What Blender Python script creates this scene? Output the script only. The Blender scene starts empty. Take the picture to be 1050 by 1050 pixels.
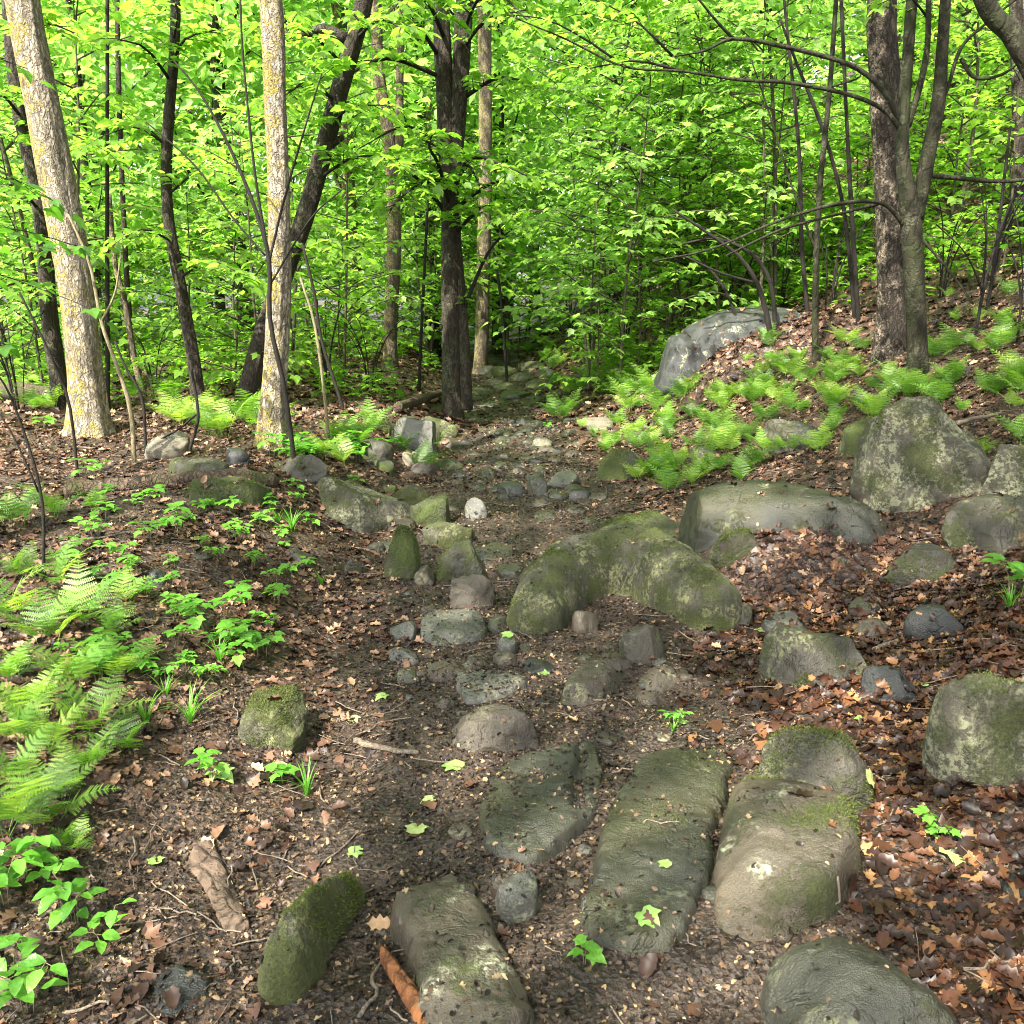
import bpy, bmesh, math, random
import numpy as np
from mathutils import Vector
from mathutils.bvhtree import BVHTree

R = math.radians
S = bpy.context.scene
COL = S.collection
rng = np.random.default_rng(7)
random.seed(7)

# ------------------------------------------------------------------ camera, light, exposure
CAM_Z, PITCH, FOV = 1.6, R(13.9), R(60)
cd = bpy.data.cameras.new('camera')
cam = bpy.data.objects.new('camera', cd)
COL.objects.link(cam)
cam.location = (0, 0, CAM_Z)
cam.rotation_euler = (math.pi / 2 - PITCH, 0, 0)
cd.sensor_width = 36
cd.lens = 18 / math.tan(FOV / 2)
cd.clip_start, cd.clip_end = 0.05, 600
S.camera = cam

SUN_EL, SUN_AZ = R(49), R(214)          # azimuth clockwise from +y: behind the viewer, to the left
SUNV = np.array([math.sin(SUN_AZ) * math.cos(SUN_EL), math.cos(SUN_AZ) * math.cos(SUN_EL), math.sin(SUN_EL)])
w = bpy.data.worlds.new('World')
S.world = w
w.use_nodes = True
nt = w.node_tree
bg = nt.nodes['Background']
sky = nt.nodes.new('ShaderNodeTexSky')
sky.sky_type = 'NISHITA'
sky.sun_disc = False
sky.sun_elevation, sky.sun_rotation = SUN_EL, SUN_AZ
sky.dust_density = 3.0
hs = nt.nodes.new('ShaderNodeHueSaturation')
hs.inputs['Saturation'].default_value = 0.12
nt.links.new(sky.outputs[0], hs.inputs['Color'])
nt.links.new(hs.outputs[0], bg.inputs[0])
bg.inputs[1].default_value = 0.15

sd = bpy.data.lights.new('sun', 'SUN')
sd.energy, sd.angle, sd.color = 5.0, R(0.8), (1.0, 0.94, 0.82)
sun = bpy.data.objects.new('sun', sd)
COL.objects.link(sun)
sun.rotation_euler = Vector(-SUNV).to_track_quat('-Z', 'Y').to_euler()

S.view_settings.view_transform = 'Standard'
S.view_settings.look = 'None'
S.view_settings.gamma = 1
S.view_settings.exposure = 2.15
S.render.engine = 'CYCLES'
S.cycles.max_bounces = 10
S.cycles.diffuse_bounces = 6
S.cycles.glossy_bounces = 2
S.cycles.transmission_bounces = 6
S.cycles.use_denoising = True
S.cycles.denoising_prefilter = 'ACCURATE'
S.cycles.pixel_filter_type = 'BLACKMAN_HARRIS'
S.cycles.filter_width = 1.0
S.cycles.sample_clamp_indirect = 6

# ------------------------------------------------------------------ noise
def _hash(ix, iy, iz):
    h = (ix * 374761393 + iy * 668265263 + iz * 2147483647 * 3 + 1274126177) & 0xFFFFFFFF
    h = ((h ^ (h >> 13)) * 1274126177) & 0xFFFFFFFF
    h = ((h ^ (h >> 16)) * 2246822519) & 0xFFFFFFFF
    return ((h ^ (h >> 15)) & 0xFFFFFF) / float(0xFFFFFF)

def vnoise(x, y, z=0.0):
    x, y, z = np.broadcast_arrays(np.asarray(x, float), np.asarray(y, float), np.asarray(z, float))
    ix, iy, iz = np.floor(x).astype(np.int64), np.floor(y).astype(np.int64), np.floor(z).astype(np.int64)
    fx, fy, fz = x - ix, y - iy, z - iz
    fx, fy, fz = [f * f * f * (f * (f * 6 - 15) + 10) for f in (fx, fy, fz)]
    o = 0
    for dx in (0, 1):
        for dy in (0, 1):
            for dz in (0, 1):
                o = o + _hash(ix + dx, iy + dy, iz + dz) * (fx if dx else 1 - fx) * (fy if dy else 1 - fy) * (fz if dz else 1 - fz)
    return o * 2 - 1

def fbm(x, y, z=0.0, o=4, g=0.5):
    a, s, f = 1.0, 0.0, 1.0
    for i in range(o):
        s = s + a * vnoise(np.asarray(x) * f + 17.3 * i, np.asarray(y) * f - 9.1 * i, np.asarray(z) * f + 4.7 * i)
        a *= g
        f *= 2.03
    return s

def sstep(a, b, t):
    t = np.clip((np.asarray(t, float) - a) / (b - a), 0, 1)
    return t * t * (3 - 2 * t)

# ------------------------------------------------------------------ terrain
XL = ([-5, 0, 2, 3.2, 5, 6.6, 8.5, 10.5, 15, 22, 40, 120], [-0.9, -.85, -.62, -.62, -.75, -.8, -.62, -.45, -.7, -1.8, -6, -20])
XR = ([-5, 0, 2, 2.8, 3.7, 4.7, 7, 9, 10.5, 15, 22, 40, 120], [1.0, 1.0, .95, .95, 1.0, .85, .95, .75, .55, .6, .1, -3, -15])
MOUNDS = []         # x, y, rx, ry, h : soil heaped against half-buried rocks

def terr(x, y, fine=True):
    x = np.asarray(x, float)
    y = np.asarray(y, float)
    xl = np.interp(y, *XL)
    b = sstep(0, 1.25, xl - x)
    left = (0.17 + 0.2 * sstep(1.5, 5.5, y)) * b
    left = left - 0.05 * np.clip(-x - 5, 0, 40) * sstep(8, 16, y)
    x0 = 1.5 - 0.06 * np.clip(y - 5, 0, 10)
    u = x - x0
    right = 0.40 * (np.sqrt(u * u + 1) + u) / 2 * (1 + 0.035 * np.clip(y - 5, 0, 30))
    right = np.where(right > 6, 6 + (right - 6) * .8, right)
    z = left + right - 0.05
    z = z + 0.012 * np.clip(y - 12, 0, 100)
    for mx, my, rx, ry, h in MOUNDS:
        z = z + h * np.exp(-(((x - mx) / rx) ** 2 + ((y - my) / ry) ** 2) ** 1.7)
    out = 1 - tmask(x, y)
    z = z + 0.05 * fbm(x * .7, y * .7, 3.3, 3) * (0.5 + 0.5 * out) + 0.018 * fbm(x * 3.1, y * 3.1, 8.1, 2)
    if fine:
        z = z + 0.008 * fbm(x * 11, y * 11, 1.1, 3)
    return z

def tmask(x, y):
    e = 0.16 * fbm(np.asarray(x) * 2.2, np.asarray(y) * 2.2, 5.5, 3)
    a = sstep(-.15, .2, np.asarray(x) - np.interp(y, *XL) + e)
    b = sstep(-.2, .25, np.interp(y, *XR) - np.asarray(x) + e)
    return a * b

F = 525 / math.tan(FOV / 2)
UP = np.array([0, math.sin(PITCH), math.cos(PITCH)])
FW = np.array([0, math.cos(PITCH), -math.sin(PITCH)])
CAMP = np.array([0, 0, CAM_Z])

def ray(px, py):
    return np.array([1, 0, 0]) * (px - 525) / F + FW - UP * (py - 525) / F

TT = np.concatenate([np.arange(.8, 12, .01), np.arange(12, 90, .05)])
def at(px, py, dz=0.0):
    """the point of the ground (dz above it) seen at a pixel of the photograph"""
    d = ray(px, py)
    P = CAMP + TT[:, None] * d
    h = P[:, 2] - terr(P[:, 0], P[:, 1], False) - dz
    k = np.argmax(h < 0)
    if h[k] >= 0:
        k = len(TT) - 1
    return P[k]

def pt(px, py, y):
    """the point seen at a pixel at distance y ahead"""
    d = ray(px, py)
    return CAMP + d * (y / d[1])

# ------------------------------------------------------------------ mesh building
class MB:
    def __init__(self):
        self.v, self.f3, self.f4, self.n = [], [], [], 0

    def add(self, v, f3=None, f4=None):
        self.v.append(np.asarray(v, float))
        if f3 is not None and len(f3):
            self.f3.append(np.asarray(f3, np.int64) + self.n)
        if f4 is not None and len(f4):
            self.f4.append(np.asarray(f4, np.int64) + self.n)
        self.n += len(v)

    def mesh(self, name, smooth=True, off=(0, 0, 0)):
        me = bpy.data.meshes.new(name)
        v = np.concatenate(self.v) - np.asarray(off, float)
        t = np.concatenate(self.f3) if self.f3 else np.zeros((0, 3), np.int64)
        q = np.concatenate(self.f4) if self.f4 else np.zeros((0, 4), np.int64)
        me.vertices.add(len(v))
        me.vertices.foreach_set('co', v.ravel())
        me.loops.add(t.size + q.size)
        me.loops.foreach_set('vertex_index', np.concatenate([t.ravel(), q.ravel()]).astype(np.int32))
        n = len(t) + len(q)
        me.polygons.add(n)
        st = np.concatenate([np.arange(len(t)) * 3, t.size + np.arange(len(q)) * 4])
        me.polygons.foreach_set('loop_start', st.astype(np.int32))
        me.polygons.foreach_set('use_smooth', np.full(n, smooth))
        me.update(calc_edges=True)
        return me

def obj(name, me, mat, parent=None, loc=(0, 0, 0)):
    if isinstance(me, MB):
        me = me.mesh(name)
    o = bpy.data.objects.new(name, me)
    COL.objects.link(o)
    if mat and not me.materials:
        me.materials.append(mat)
    o.location = loc
    o.parent = parent
    return o

def empty(name, loc, rz=0):
    o = bpy.data.objects.new(name, None)
    COL.objects.link(o)
    o.location = loc
    o.rotation_euler.z = rz
    o.empty_display_size = .1
    return o

def tag(o, label, cat, group=None, kind=None):
    if label: o['label'] = label
    if cat: o['category'] = cat
    if group: o['group'] = group
    if kind: o['kind'] = kind
    return o

def copy_tree(o, parent=None):
    c = o.copy()
    COL.objects.link(c)
    c.parent = parent
    for ch in list(o.children):
        copy_tree(ch, c)
    return c

def norm(a):
    a = np.asarray(a, float)
    return a / np.maximum(np.linalg.norm(a, axis=-1, keepdims=True), 1e-9)

def spline(P, n):
    """Catmull-Rom through P (k,d) sampled to n rows"""
    P = np.asarray(P, float)
    if len(P) == 2:
        t = np.linspace(0, 1, n)[:, None]
        return P[0] * (1 - t) + P[1] * t
    Q = np.vstack([2 * P[0] - P[1], P, 2 * P[-1] - P[-2]])
    u = np.linspace(0, len(P) - 1 - 1e-6, n)
    i = u.astype(int)
    t = (u - i)[:, None]
    a, b, c, d = Q[i], Q[i + 1], Q[i + 2], Q[i + 3]
    return .5 * (2 * b + (c - a) * t + (2 * a - 5 * b + 4 * c - d) * t ** 2 + (3 * b - a - 3 * c + d) * t ** 3)

def tube(mb, pts, rad, seg=8, rough=0.0, rf=6.0, flare=0.0, seed=0.0, cap=True):
    pts = np.asarray(pts, float)
    rad = np.broadcast_to(np.asarray(rad, float), (len(pts),))
    T = norm(np.gradient(pts, axis=0))
    ref = np.array([1.0, .13, .07]) if abs(T[0][0]) < .8 else np.array([.1, 1.0, .1])
    X = norm(ref - T * (T @ ref)[:, None])
    Y = np.cross(T, X)
    a = np.linspace(0, 2 * math.pi, seg, endpoint=False)
    r = rad[:, None] * np.ones(seg)
    if rough:
        ca, sa = np.cos(a)[None], np.sin(a)[None]
        h = np.cumsum(np.r_[0, np.linalg.norm(np.diff(pts, axis=0), axis=1)])[:, None]
        r = r * (1 + rough * fbm(ca * 1.3 + seed, sa * 1.3 + seed, h * .8, 3) + rough * .5 * fbm(ca * rf + seed, sa * rf, h * 2.2, 2))
        if flare:
            lob = .5 + .5 * np.sin(a * 4 + seed * 7)[None] * .6 + .3 * np.sin(a * 7 + seed)[None]
            r = r * (1 + flare * np.exp(-h / .2) * (.75 + 1.3 * lob))
    v = pts[:, None] + r[..., None] * (np.cos(a)[None, :, None] * X[:, None] + np.sin(a)[None, :, None] * Y[:, None])
    n = len(pts)
    i = np.arange(n - 1)[:, None] * seg
    j = np.arange(seg)[None]
    k = (j + 1) % seg
    f = np.stack([i + j, i + k, i + seg + k, i + seg + j], -1).reshape(-1, 4)
    v = v.reshape(-1, 3)
    f3 = None
    if cap:
        v = np.vstack([v, pts[-1] + T[-1] * rad[-1] * .6, pts[0]])
        b = (n - 1) * seg
        jj = np.arange(seg)
        f3 = np.vstack([np.stack([b + jj, b + (jj + 1) % seg, np.full(seg, n * seg)], -1),
                        np.stack([(jj + 1) % seg, jj, np.full(seg, n * seg + 1)], -1)])
    mb.add(v, f3, f)

def scatter(mb, tmpl, P, D, N, s):
    """place copies of a leaf template: D = leaf direction (+y), N = its upper side (+z), s = size"""
    if len(P) == 0:
        return
    tv, t3, t4 = tmpl
    D = norm(D)
    X = norm(np.cross(D, N))
    Z = np.cross(X, D)
    s = np.broadcast_to(np.asarray(s, float), (len(P),))
    v = (tv[None, :, 0, None] * X[:, None] + tv[None, :, 1, None] * D[:, None] + tv[None, :, 2, None] * Z[:, None]) * s[:, None, None] + P[:, None]
    o = (np.arange(len(P)) * len(tv))[:, None, None]
    mb.add(v.reshape(-1, 3), (t3[None] + o).reshape(-1, 3) if len(t3) else None, (t4[None] + o).reshape(-1, 4) if len(t4) else None)

E3, E4 = np.zeros((0, 3), int), np.zeros((0, 4), int)
def leaf_maple(fold=.14):
    v = [(0, 0, 0), (0, .36, .0), (0, 1, -.16)]
    h = [(.17, -.08, .03), (.37, .03, .02), (.36, .22, .05), (.53, .50, -.05), (.29, .54, .03), (.21, .72, .0)]
    for sx in (1, -1):
        v += [(sx * x, y, z + fold * x) for x, y, z in h]
    f = []
    for b in (3, 9):
        q = [(0, b, 1), (b, b + 1, b + 2), (b, b + 2, 1), (b + 2, b + 3, b + 4), (b + 2, b + 4, 1), (b + 4, b + 5, 1), (b + 5, 2, 1)]
        f += q if b == 3 else [(a, c, d)[::-1] for a, c, d in q]
    return np.array(v, float), np.array(f), E4

def leaf_oval(w=.5, fold=.15, droop=.12):
    v = [(0, 0, 0), (0, .5, .02), (0, 1, -droop)]
    for sx in (1, -1):
        v += [(sx * w * .42, .2, fold * .4 * w), (sx * w * .5, .48, fold * w), (sx * w * .32, .78, fold * .3 * w - droop * .4)]
    f = [(0, 3, 1), (3, 4, 1), (4, 5, 1), (5, 2, 1), (6, 0, 1), (7, 6, 1), (8, 7, 1), (2, 8, 1)]
    return np.array(v, float), np.array(f), E4

def leaf_simple(w=.62):
    v = [(0, 0, 0), (w * .5, .45, .06), (0, 1, -.1), (-w * .5, .45, .06)]
    return np.array(v, float), np.array([(0, 1, 2), (0, 2, 3)]), E4

def leaf_dead(curl, twist, lob, seed):
    q = np.random.default_rng(seed)
    ny = 8
    v = []
    for i in range(ny):
        t = i / (ny - 1)
        wd = .5 * math.sin(math.pi * min(.97, max(.05, t * .95 + .04))) ** .7 * (1 + lob * (1 if i % 2 else -1)) * .62
        for s in (-1, 0, 1):
            x = s * wd
            z = curl * (x / .3) ** 2 * .24 + twist * s * (t - .5) * .4 + .45 * curl * (t - .5) ** 2 + q.normal(0, .03)
            v.append((x, t - .5, z))
    f = []
    for i in range(ny - 1):
        for j in range(2):
            a = i * 3 + j
            f.append((a, a + 1, a + 4, a + 3))
    return np.array(v), E3, np.array(f)

MAPLE, OVAL, SIMPLE = leaf_maple(), leaf_oval(), leaf_simple()
BROAD = leaf_oval(.62, .2, .15)

# ------------------------------------------------------------------ materials
class NT:
    def __init__(self, name):
        self.m = bpy.data.materials.new(name)
        self.m.use_nodes = True
        self.t = self.m.node_tree
        self.t.nodes.clear()
        self.out = self.n('ShaderNodeOutputMaterial')

    def n(self, typ, **kw):
        nd = self.t.nodes.new(typ)
        for k, v in kw.items():
            if k.startswith('i_'):
                nd.inputs[k[2:].replace('_', ' ')].default_value = v
            else:
                setattr(nd, k, v)
        return nd

    def l(self, a, b):
        self.t.links.new(a, b)

    def noise(self, vec, scale, detail=4, rough=.55, dist=0):
        nd = self.n('ShaderNodeTexNoise', i_Scale=scale, i_Detail=detail, i_Roughness=rough, i_Distortion=dist)
        if vec is not None: self.l(vec, nd.inputs['Vector'])
        return nd.outputs['Fac']

    def vor(self, vec, scale, feature='F1', out='Distance'):
        nd = self.n('ShaderNodeTexVoronoi', feature=feature, i_Scale=scale)
        if vec is not None: self.l(vec, nd.inputs['Vector'])
        return nd.outputs[out]

    def ramp(self, fac, stops, interp='LINEAR'):
        nd = self.n('ShaderNodeValToRGB')
        cr = nd.color_ramp
        cr.interpolation = interp
        while len(cr.elements) < len(stops): cr.elements.new(.5)
        for e, (p, c) in zip(cr.elements, stops):
            e.position = p
            e.color = (c, c, c, 1) if isinstance(c, (int, float)) else (*c, 1)
        self.l(fac, nd.inputs[0])
        return nd.outputs[0]

    def mix(self, fac, a, b, mode='MIX'):
        nd = self.n('ShaderNodeMix', data_type='RGBA', blend_type=mode)
        for s, v in ((0, fac), (6, a), (7, b)):
            if isinstance(v, (int, float)): nd.inputs[s].default_value = v if s == 0 else (v, v, v, 1)
            elif isinstance(v, tuple): nd.inputs[s].default_value = (*v, 1)
            else: self.l(v, nd.inputs[s])
        return nd.outputs[2]

    def math(self, op, a, b=0.0, clamp=False):
        nd = self.n('ShaderNodeMath', operation=op, use_clamp=clamp)
        for s, v in ((0, a), (1, b)):
            if isinstance(v, (int, float)): nd.inputs[s].default_value = v
            else: self.l(v, nd.inputs[s])
        return nd.outputs[0]

    def bump(self, h, strength=.5, dist=.01, nrm=None):
        nd = self.n('ShaderNodeBump', i_Strength=strength, i_Distance=dist)
        self.l(h, nd.inputs['Height'])
        if nrm is not None: self.l(nrm, nd.inputs['Normal'])
        return nd.outputs[0]

    def bsdf(self, col, rough=.8, nrm=None, spec=.35):
        b = self.n('ShaderNodeBsdfPrincipled')
        for s, v in (('Base Color', col), ('Roughness', rough)):
            if isinstance(v, tuple): b.inputs[s].default_value = (*v, 1)
            elif isinstance(v, (int, float)): b.inputs[s].default_value = v
            else: self.l(v, b.inputs[s])
        b.inputs['Specular IOR Level'].default_value = spec
        if nrm is not None: self.l(nrm, b.inputs['Normal'])
        return b.outputs[0]

    def done(self, sh):
        self.l(sh, self.out.inputs[0])
        return self.m

    def coord(self, kind='Object', rnd=True, scale=None):
        tc = self.n('ShaderNodeTexCoord')
        v = tc.outputs[kind]
        if rnd:
            oi = self.n('ShaderNodeObjectInfo')
            m = self.n('ShaderNodeVectorMath', operation='MULTIPLY_ADD')
            self.l(oi.outputs['Random'], m.inputs[0])
            m.inputs[1].default_value = (37, 53, 71)
            self.l(v, m.inputs[2])
            v = m.outputs[0]
        if scale:
            m = self.n('ShaderNodeVectorMath', operation='MULTIPLY')
            self.l(v, m.inputs[0])
            m.inputs[1].default_value = scale
            v = m.outputs[0]
        return v

def mat_leaf(name, c0, c1, c2, trans=.45, tcol=None, rough=.42, var=.25):
    m = NT(name)
    g = m.n('ShaderNodeNewGeometry')
    oi = m.n('ShaderNodeObjectInfo')
    f = m.math('ADD', m.math('MULTIPLY', g.outputs['Random Per Island'], 1 - var), m.math('MULTIPLY', oi.outputs['Random'], var))
    c = m.ramp(f, [(0.05, c0), (.5, c1), (.95, c2)])
    nz_ = m.noise(m.coord('Object', False), 55, 3, .6)
    c = m.mix(1.0, c, m.ramp(nz_, [(.3, .72), (.5, 1.0), (.7, 1.15)]), 'MULTIPLY')
    b = m.bsdf(c, rough, m.bump(nz_, .35, .01), .45)
    t = m.n('ShaderNodeBsdfTranslucent')
    tc = m.mix(1.0, c, tcol or (1.9, 2.1, .9), 'MULTIPLY')
    m.l(tc, t.inputs['Color'])
    mx = m.n('ShaderNodeMixShader', i_Fac=trans)
    m.l(b, mx.inputs[1]); m.l(t.outputs[0], mx.inputs[2])
    return m.done(mx.outputs[0])

def mat_bark(name, dark, light, lichen=None, lich_amt=.5, moss=None, moss_amt=.5, sc=1.0, bump=1.0):
    m = NT(name)
    v = m.coord('Object', True)
    vs = m.n('ShaderNodeVectorMath', operation='MULTIPLY'); m.l(v, vs.inputs[0]); vs.inputs[1].default_value = (1, 1, .3)
    n1 = m.noise(vs.outputs[0], 26 * sc, 6, .65, .8)
    wp = m.n('ShaderNodeTexNoise', i_Scale=14 * sc, i_Detail=4, i_Roughness=.65); m.l(v, wp.inputs['Vector'])
    wm = m.n('ShaderNodeVectorMath', operation='MULTIPLY_ADD'); m.l(wp.outputs['Color'], wm.inputs[0]); wm.inputs[1].default_value = (.09, .09, .05); m.l(vs.outputs[0], wm.inputs[2])
    ve = m.vor(wm.outputs[0], 30 * sc, 'DISTANCE_TO_EDGE')
    crack = m.ramp(ve, [(0, 0.0), (.18, 1.0)])
    n2 = m.noise(v, 90, 3, .6)
    h = m.math('ADD', m.math('MULTIPLY', crack, .5), m.math('ADD', m.math('MULTIPLY', n1, .8), m.math('MULTIPLY', n2, .25)))
    f = m.math('MULTIPLY', n1, m.math('ADD', m.math('MULTIPLY', crack, .38), .66))
    c = m.ramp(f, [(.22, dark), (.62, light)])
    if lichen:
        l1 = m.noise(v, 9, 4, .65)
        gn = m.n('ShaderNodeNewGeometry'); sx = m.n('ShaderNodeSeparateXYZ'); m.l(gn.outputs['Normal'], sx.inputs[0])
        l1 = m.math('ADD', l1, m.math('MULTIPLY', sx.outputs[0], -.09))
        l2 = m.noise(v, 45, 3, .7)
        k = m.math('MULTIPLY', m.ramp(l1, [(.62 - .28 * lich_amt, 0.0), (.70 - .2 * lich_amt, 1.0)]), m.ramp(l2, [(.42, 0.0), (.52, 1.0)]))
        c = m.mix(k, c, lichen)
        h = m.math('ADD', h, m.math('MULTIPLY', k, .3))
    if moss:
        l1 = m.noise(v, 3.5, 5, .7)
        k = m.ramp(l1, [(.68 - .35 * moss_amt, 0.0), (.80 - .25 * moss_amt, 1.0)])
        c = m.mix(m.math('MULTIPLY', k, .85), c, moss)
    return m.done(m.bsdf(c, .85, m.bump(h, min(1, .8 * bump), .03 * max(1, bump)), .25))

def mat_rock(name, dark, light, moss_amt=.3, lich_amt=.2, rough=(.45, .8), moss=(.055, .085, .012), lich=(.30, .31, .20), topmoss=0.0, stain=None, sc=1.0):
    m = NT(name)
    v = m.coord('Object', True)
    n1 = m.noise(v, 4 * sc, 6, .6, .3)
    n2 = m.noise(v, 38 * sc, 5, .65)
    n3 = m.noise(v, 160 * sc, 3, .6)
    vs = m.n('ShaderNodeVectorMath', operation='MULTIPLY'); m.l(v, vs.inputs[0]); vs.inputs[1].default_value = (1, .25, .6)
    streak = m.noise(vs.outputs[0], 22 * sc, 4, .6, .5)
    f = m.math('ADD', m.math('MULTIPLY', n1, .40), m.math('ADD', m.math('MULTIPLY', n2, .30), m.math('ADD', m.math('MULTIPLY', streak, .20), m.math('MULTIPLY', n3, .14))))
    c = m.ramp(f, [(.36, dark), (.68, light)])
    c = m.mix(m.ramp(n3, [(.54, 0.0), (.72, .55)]), c, tuple(min(1, x * 2.0) for x in light))
    c = m.mix(m.ramp(n3, [(.28, .5), (.44, 0.0)]), c, tuple(x * .5 for x in dark))
    if stain:
        c = m.mix(m.ramp(m.noise(v, 2.6 * sc, 4, .6), [(.45, 0.0), (.62, .8)]), c, stain)
    n4 = m.noise(v, 420 * sc, 2, .6)
    h = m.math('ADD', m.math('MULTIPLY', n2, .32), m.math('ADD', m.math('MULTIPLY', n3, .4), m.math('MULTIPLY', n4, .25)))
    cr = m.math('ABSOLUTE', m.math('SUBTRACT', m.noise(v, 3.2 * sc, 5, .55, .7), .5))
    cr = m.math('MULTIPLY', m.ramp(cr, [(.0, 1.0), (.016, 0.0)]), m.ramp(m.noise(v, 7 * sc, 2), [(.48, 0.0), (.6, 1.0)]))
    c = m.mix(m.math('MULTIPLY', cr, .35), c, tuple(x * .4 for x in dark))
    h = m.math('SUBTRACT', h, m.math('MULTIPLY', cr, .35))
    r = m.ramp(m.noise(v, 5 * sc, 3), [(.35, rough[0]), (.65, rough[1])])
    if lich_amt > 0:
        a = m.noise(v, 6 * sc, 4, .6)
        b = m.noise(v, 48 * sc, 4, .75)
        k = m.math('MULTIPLY', m.ramp(a, [(.62 - .3 * lich_amt, 0.0), (.72 - .25 * lich_amt, 1.0)]), m.ramp(b, [(.46, 0.0), (.54, 1.0)]))
        if lich_amt > .3:
            wv = m.n('ShaderNodeTexNoise', i_Scale=30 * sc, i_Detail=3); m.l(v, wv.inputs['Vector'])
            wq = m.n('ShaderNodeVectorMath', operation='MULTIPLY_ADD'); m.l(wv.outputs['Color'], wq.inputs[0]); wq.inputs[1].default_value = (.05, .05, .05); m.l(v, wq.inputs[2])
            ro = m.n('ShaderNodeTexVoronoi', i_Scale=13 * sc); m.l(wq.outputs[0], ro.inputs['Vector'])
            sp_ = m.n('ShaderNodeSeparateColor'); m.l(ro.outputs['Color'], sp_.inputs[0])
            rk = m.math('LESS_THAN', ro.outputs['Distance'], m.math('MULTIPLY', m.math('SUBTRACT', sp_.outputs[0], .45), .8))
            k = m.math('MAXIMUM', k, m.math('MULTIPLY', rk, m.ramp(b, [(.36, 0.0), (.44, 1.0)])))
        c = m.mix(m.math('MULTIPLY', k, .85), c, lich)
        r = m.mix(k, r, .9)
        h = m.math('ADD', h, m.math('MULTIPLY', k, .25))
    if moss_amt > 0:
        a = m.noise(v, 5.2 * sc, 5, .65)
        g = m.n('ShaderNodeNewGeometry')
        s = m.n('ShaderNodeSeparateXYZ'); m.l(g.outputs['Normal'], s.inputs[0])
        a = m.math('ADD', a, m.math('MULTIPLY', s.outputs[2], topmoss))
        b = m.noise(v, 70 * sc, 4, .7)
        a = m.math('ADD', a, m.math('MULTIPLY', m.math('SUBTRACT', b, .5), .28))
        k = m.ramp(a, [(.66 - .3 * moss_amt, 0.0), (.78 - .3 * moss_amt, 1.0)])
        mc = m.ramp(m.noise(v, 120 * sc, 3, .7), [(.3, tuple(x * .5 for x in moss)), (.7, tuple(x * 1.7 for x in moss))])
        c = m.mix(m.math('MULTIPLY', k, .9), c, mc)
        r = m.mix(k, r, .95)
        h = m.math('ADD', h, m.math('MULTIPLY', m.math('MULTIPLY', k, b), 1.2))
    return m.done(m.bsdf(c, r, m.bump(h, .9, .012), .5))

def mat_ground():
    m = NT('forest_soil')
    tc = m.n('ShaderNodeTexCoord')
    v = tc.outputs['Object']
    at_ = m.n('ShaderNodeAttribute', attribute_name='trail')
    n1 = m.noise(v, 1.3, 5, .6)
    n2 = m.noise(v, 16, 6, .7)
    n3 = m.noise(v, 85, 4, .7)
    vo = m.vor(v, 60)
    fleck = m.vor(v, 75, 'F1', 'Color')
    s1 = m.n('ShaderNodeSeparateColor'); m.l(fleck, s1.inputs[0])
    lit = m.ramp(s1.outputs[0], [(.0, (.010, .007, .005)), (.45, (.030, .018, .012)), (.8, (.058, .034, .021)), (1, (.10, .065, .04))])
    soil = m.ramp(m.math('ADD', m.math('MULTIPLY', n2, .6), m.math('MULTIPLY', n3, .4)), [(.36, (.012, .0095, .0075)), (.56, (.030, .022, .0165)), (.72, (.062, .046, .033))])
    soil = m.mix(m.ramp(n1, [(.42, 0.0), (.62, .55)]), soil, (.056, .036, .023))
    soil = m.mix(m.ramp(s1.outputs[1], [(.72, 0.0), (.78, .6)]), soil, lit)
    c = m.mix(at_.outputs['Fac'], lit, soil)
    h = m.math('ADD', m.math('MULTIPLY', n2, .8), m.math('ADD', m.math('MULTIPLY', n3, .5), m.math('MULTIPLY', vo, .5)))
    r = m.ramp(n1, [(.4, .35), (.6, .75)])
    return m.done(m.bsdf(c, r, m.bump(h, .9, .02), .35))

def mat_litter(name, stops, rough=.6, trans=.0, spec=.35):
    m = NT(name)
    g = m.n('ShaderNodeNewGeometry')
    v = m.coord('Object', False)
    c = m.ramp(g.outputs['Random Per Island'], stops)
    n = m.noise(v, 70, 3, .6)
    c = m.mix(m.ramp(n, [(.35, .0), (.7, .5)]), c, m.mix(1.0, c, (.45, .4, .4), 'MULTIPLY'))
    return m.done(m.bsdf(c, rough, None, spec))

M = {}
M['ground'] = mat_ground()
M['wet'] = mat_rock('wet_dark_stone', (0.0109, 0.0113, 0.0074), (0.0390, 0.0390, 0.0281), .3, .08, (.26, .48), moss=(0.0265, 0.0312, 0.0055), lich=(0.1268, 0.1316, 0.0683), stain=(0.0328, 0.0312, 0.0133))
M['wetmoss'] = mat_rock('dark_stone_with_moss', (0.0140, 0.0125, 0.0078), (0.0484, 0.0429, 0.0289), .6, .2, (.35, .65), moss=(0.0281, 0.0374, 0.0047), lich=(0.1463, 0.1511, 0.0731))
M['mossy'] = mat_rock('mossy_stone', (0.0203, 0.0195, 0.0109), (0.0585, 0.0546, 0.0328), .72, .55, (.6, .9), moss=(0.0328, 0.0406, 0.0055), lich=(0.1658, 0.1706, 0.0703))
M['green'] = mat_rock('thick_moss_stone', (0.0172, 0.0187, 0.0094), (0.0484, 0.0499, 0.0265), .9, .2, (.7, .9), moss=(0.0328, 0.0468, 0.0055), lich=(0.1268, 0.1316, 0.0488))
M['lichen'] = mat_rock('lichen_boulder', (0.0218, 0.0195, 0.0125), (0.0686, 0.0608, 0.0421), .6, .68, (.55, .9), lich=(0.1950, 0.1999, 0.1170), moss=(0.0281, 0.0343, 0.0062))
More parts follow.
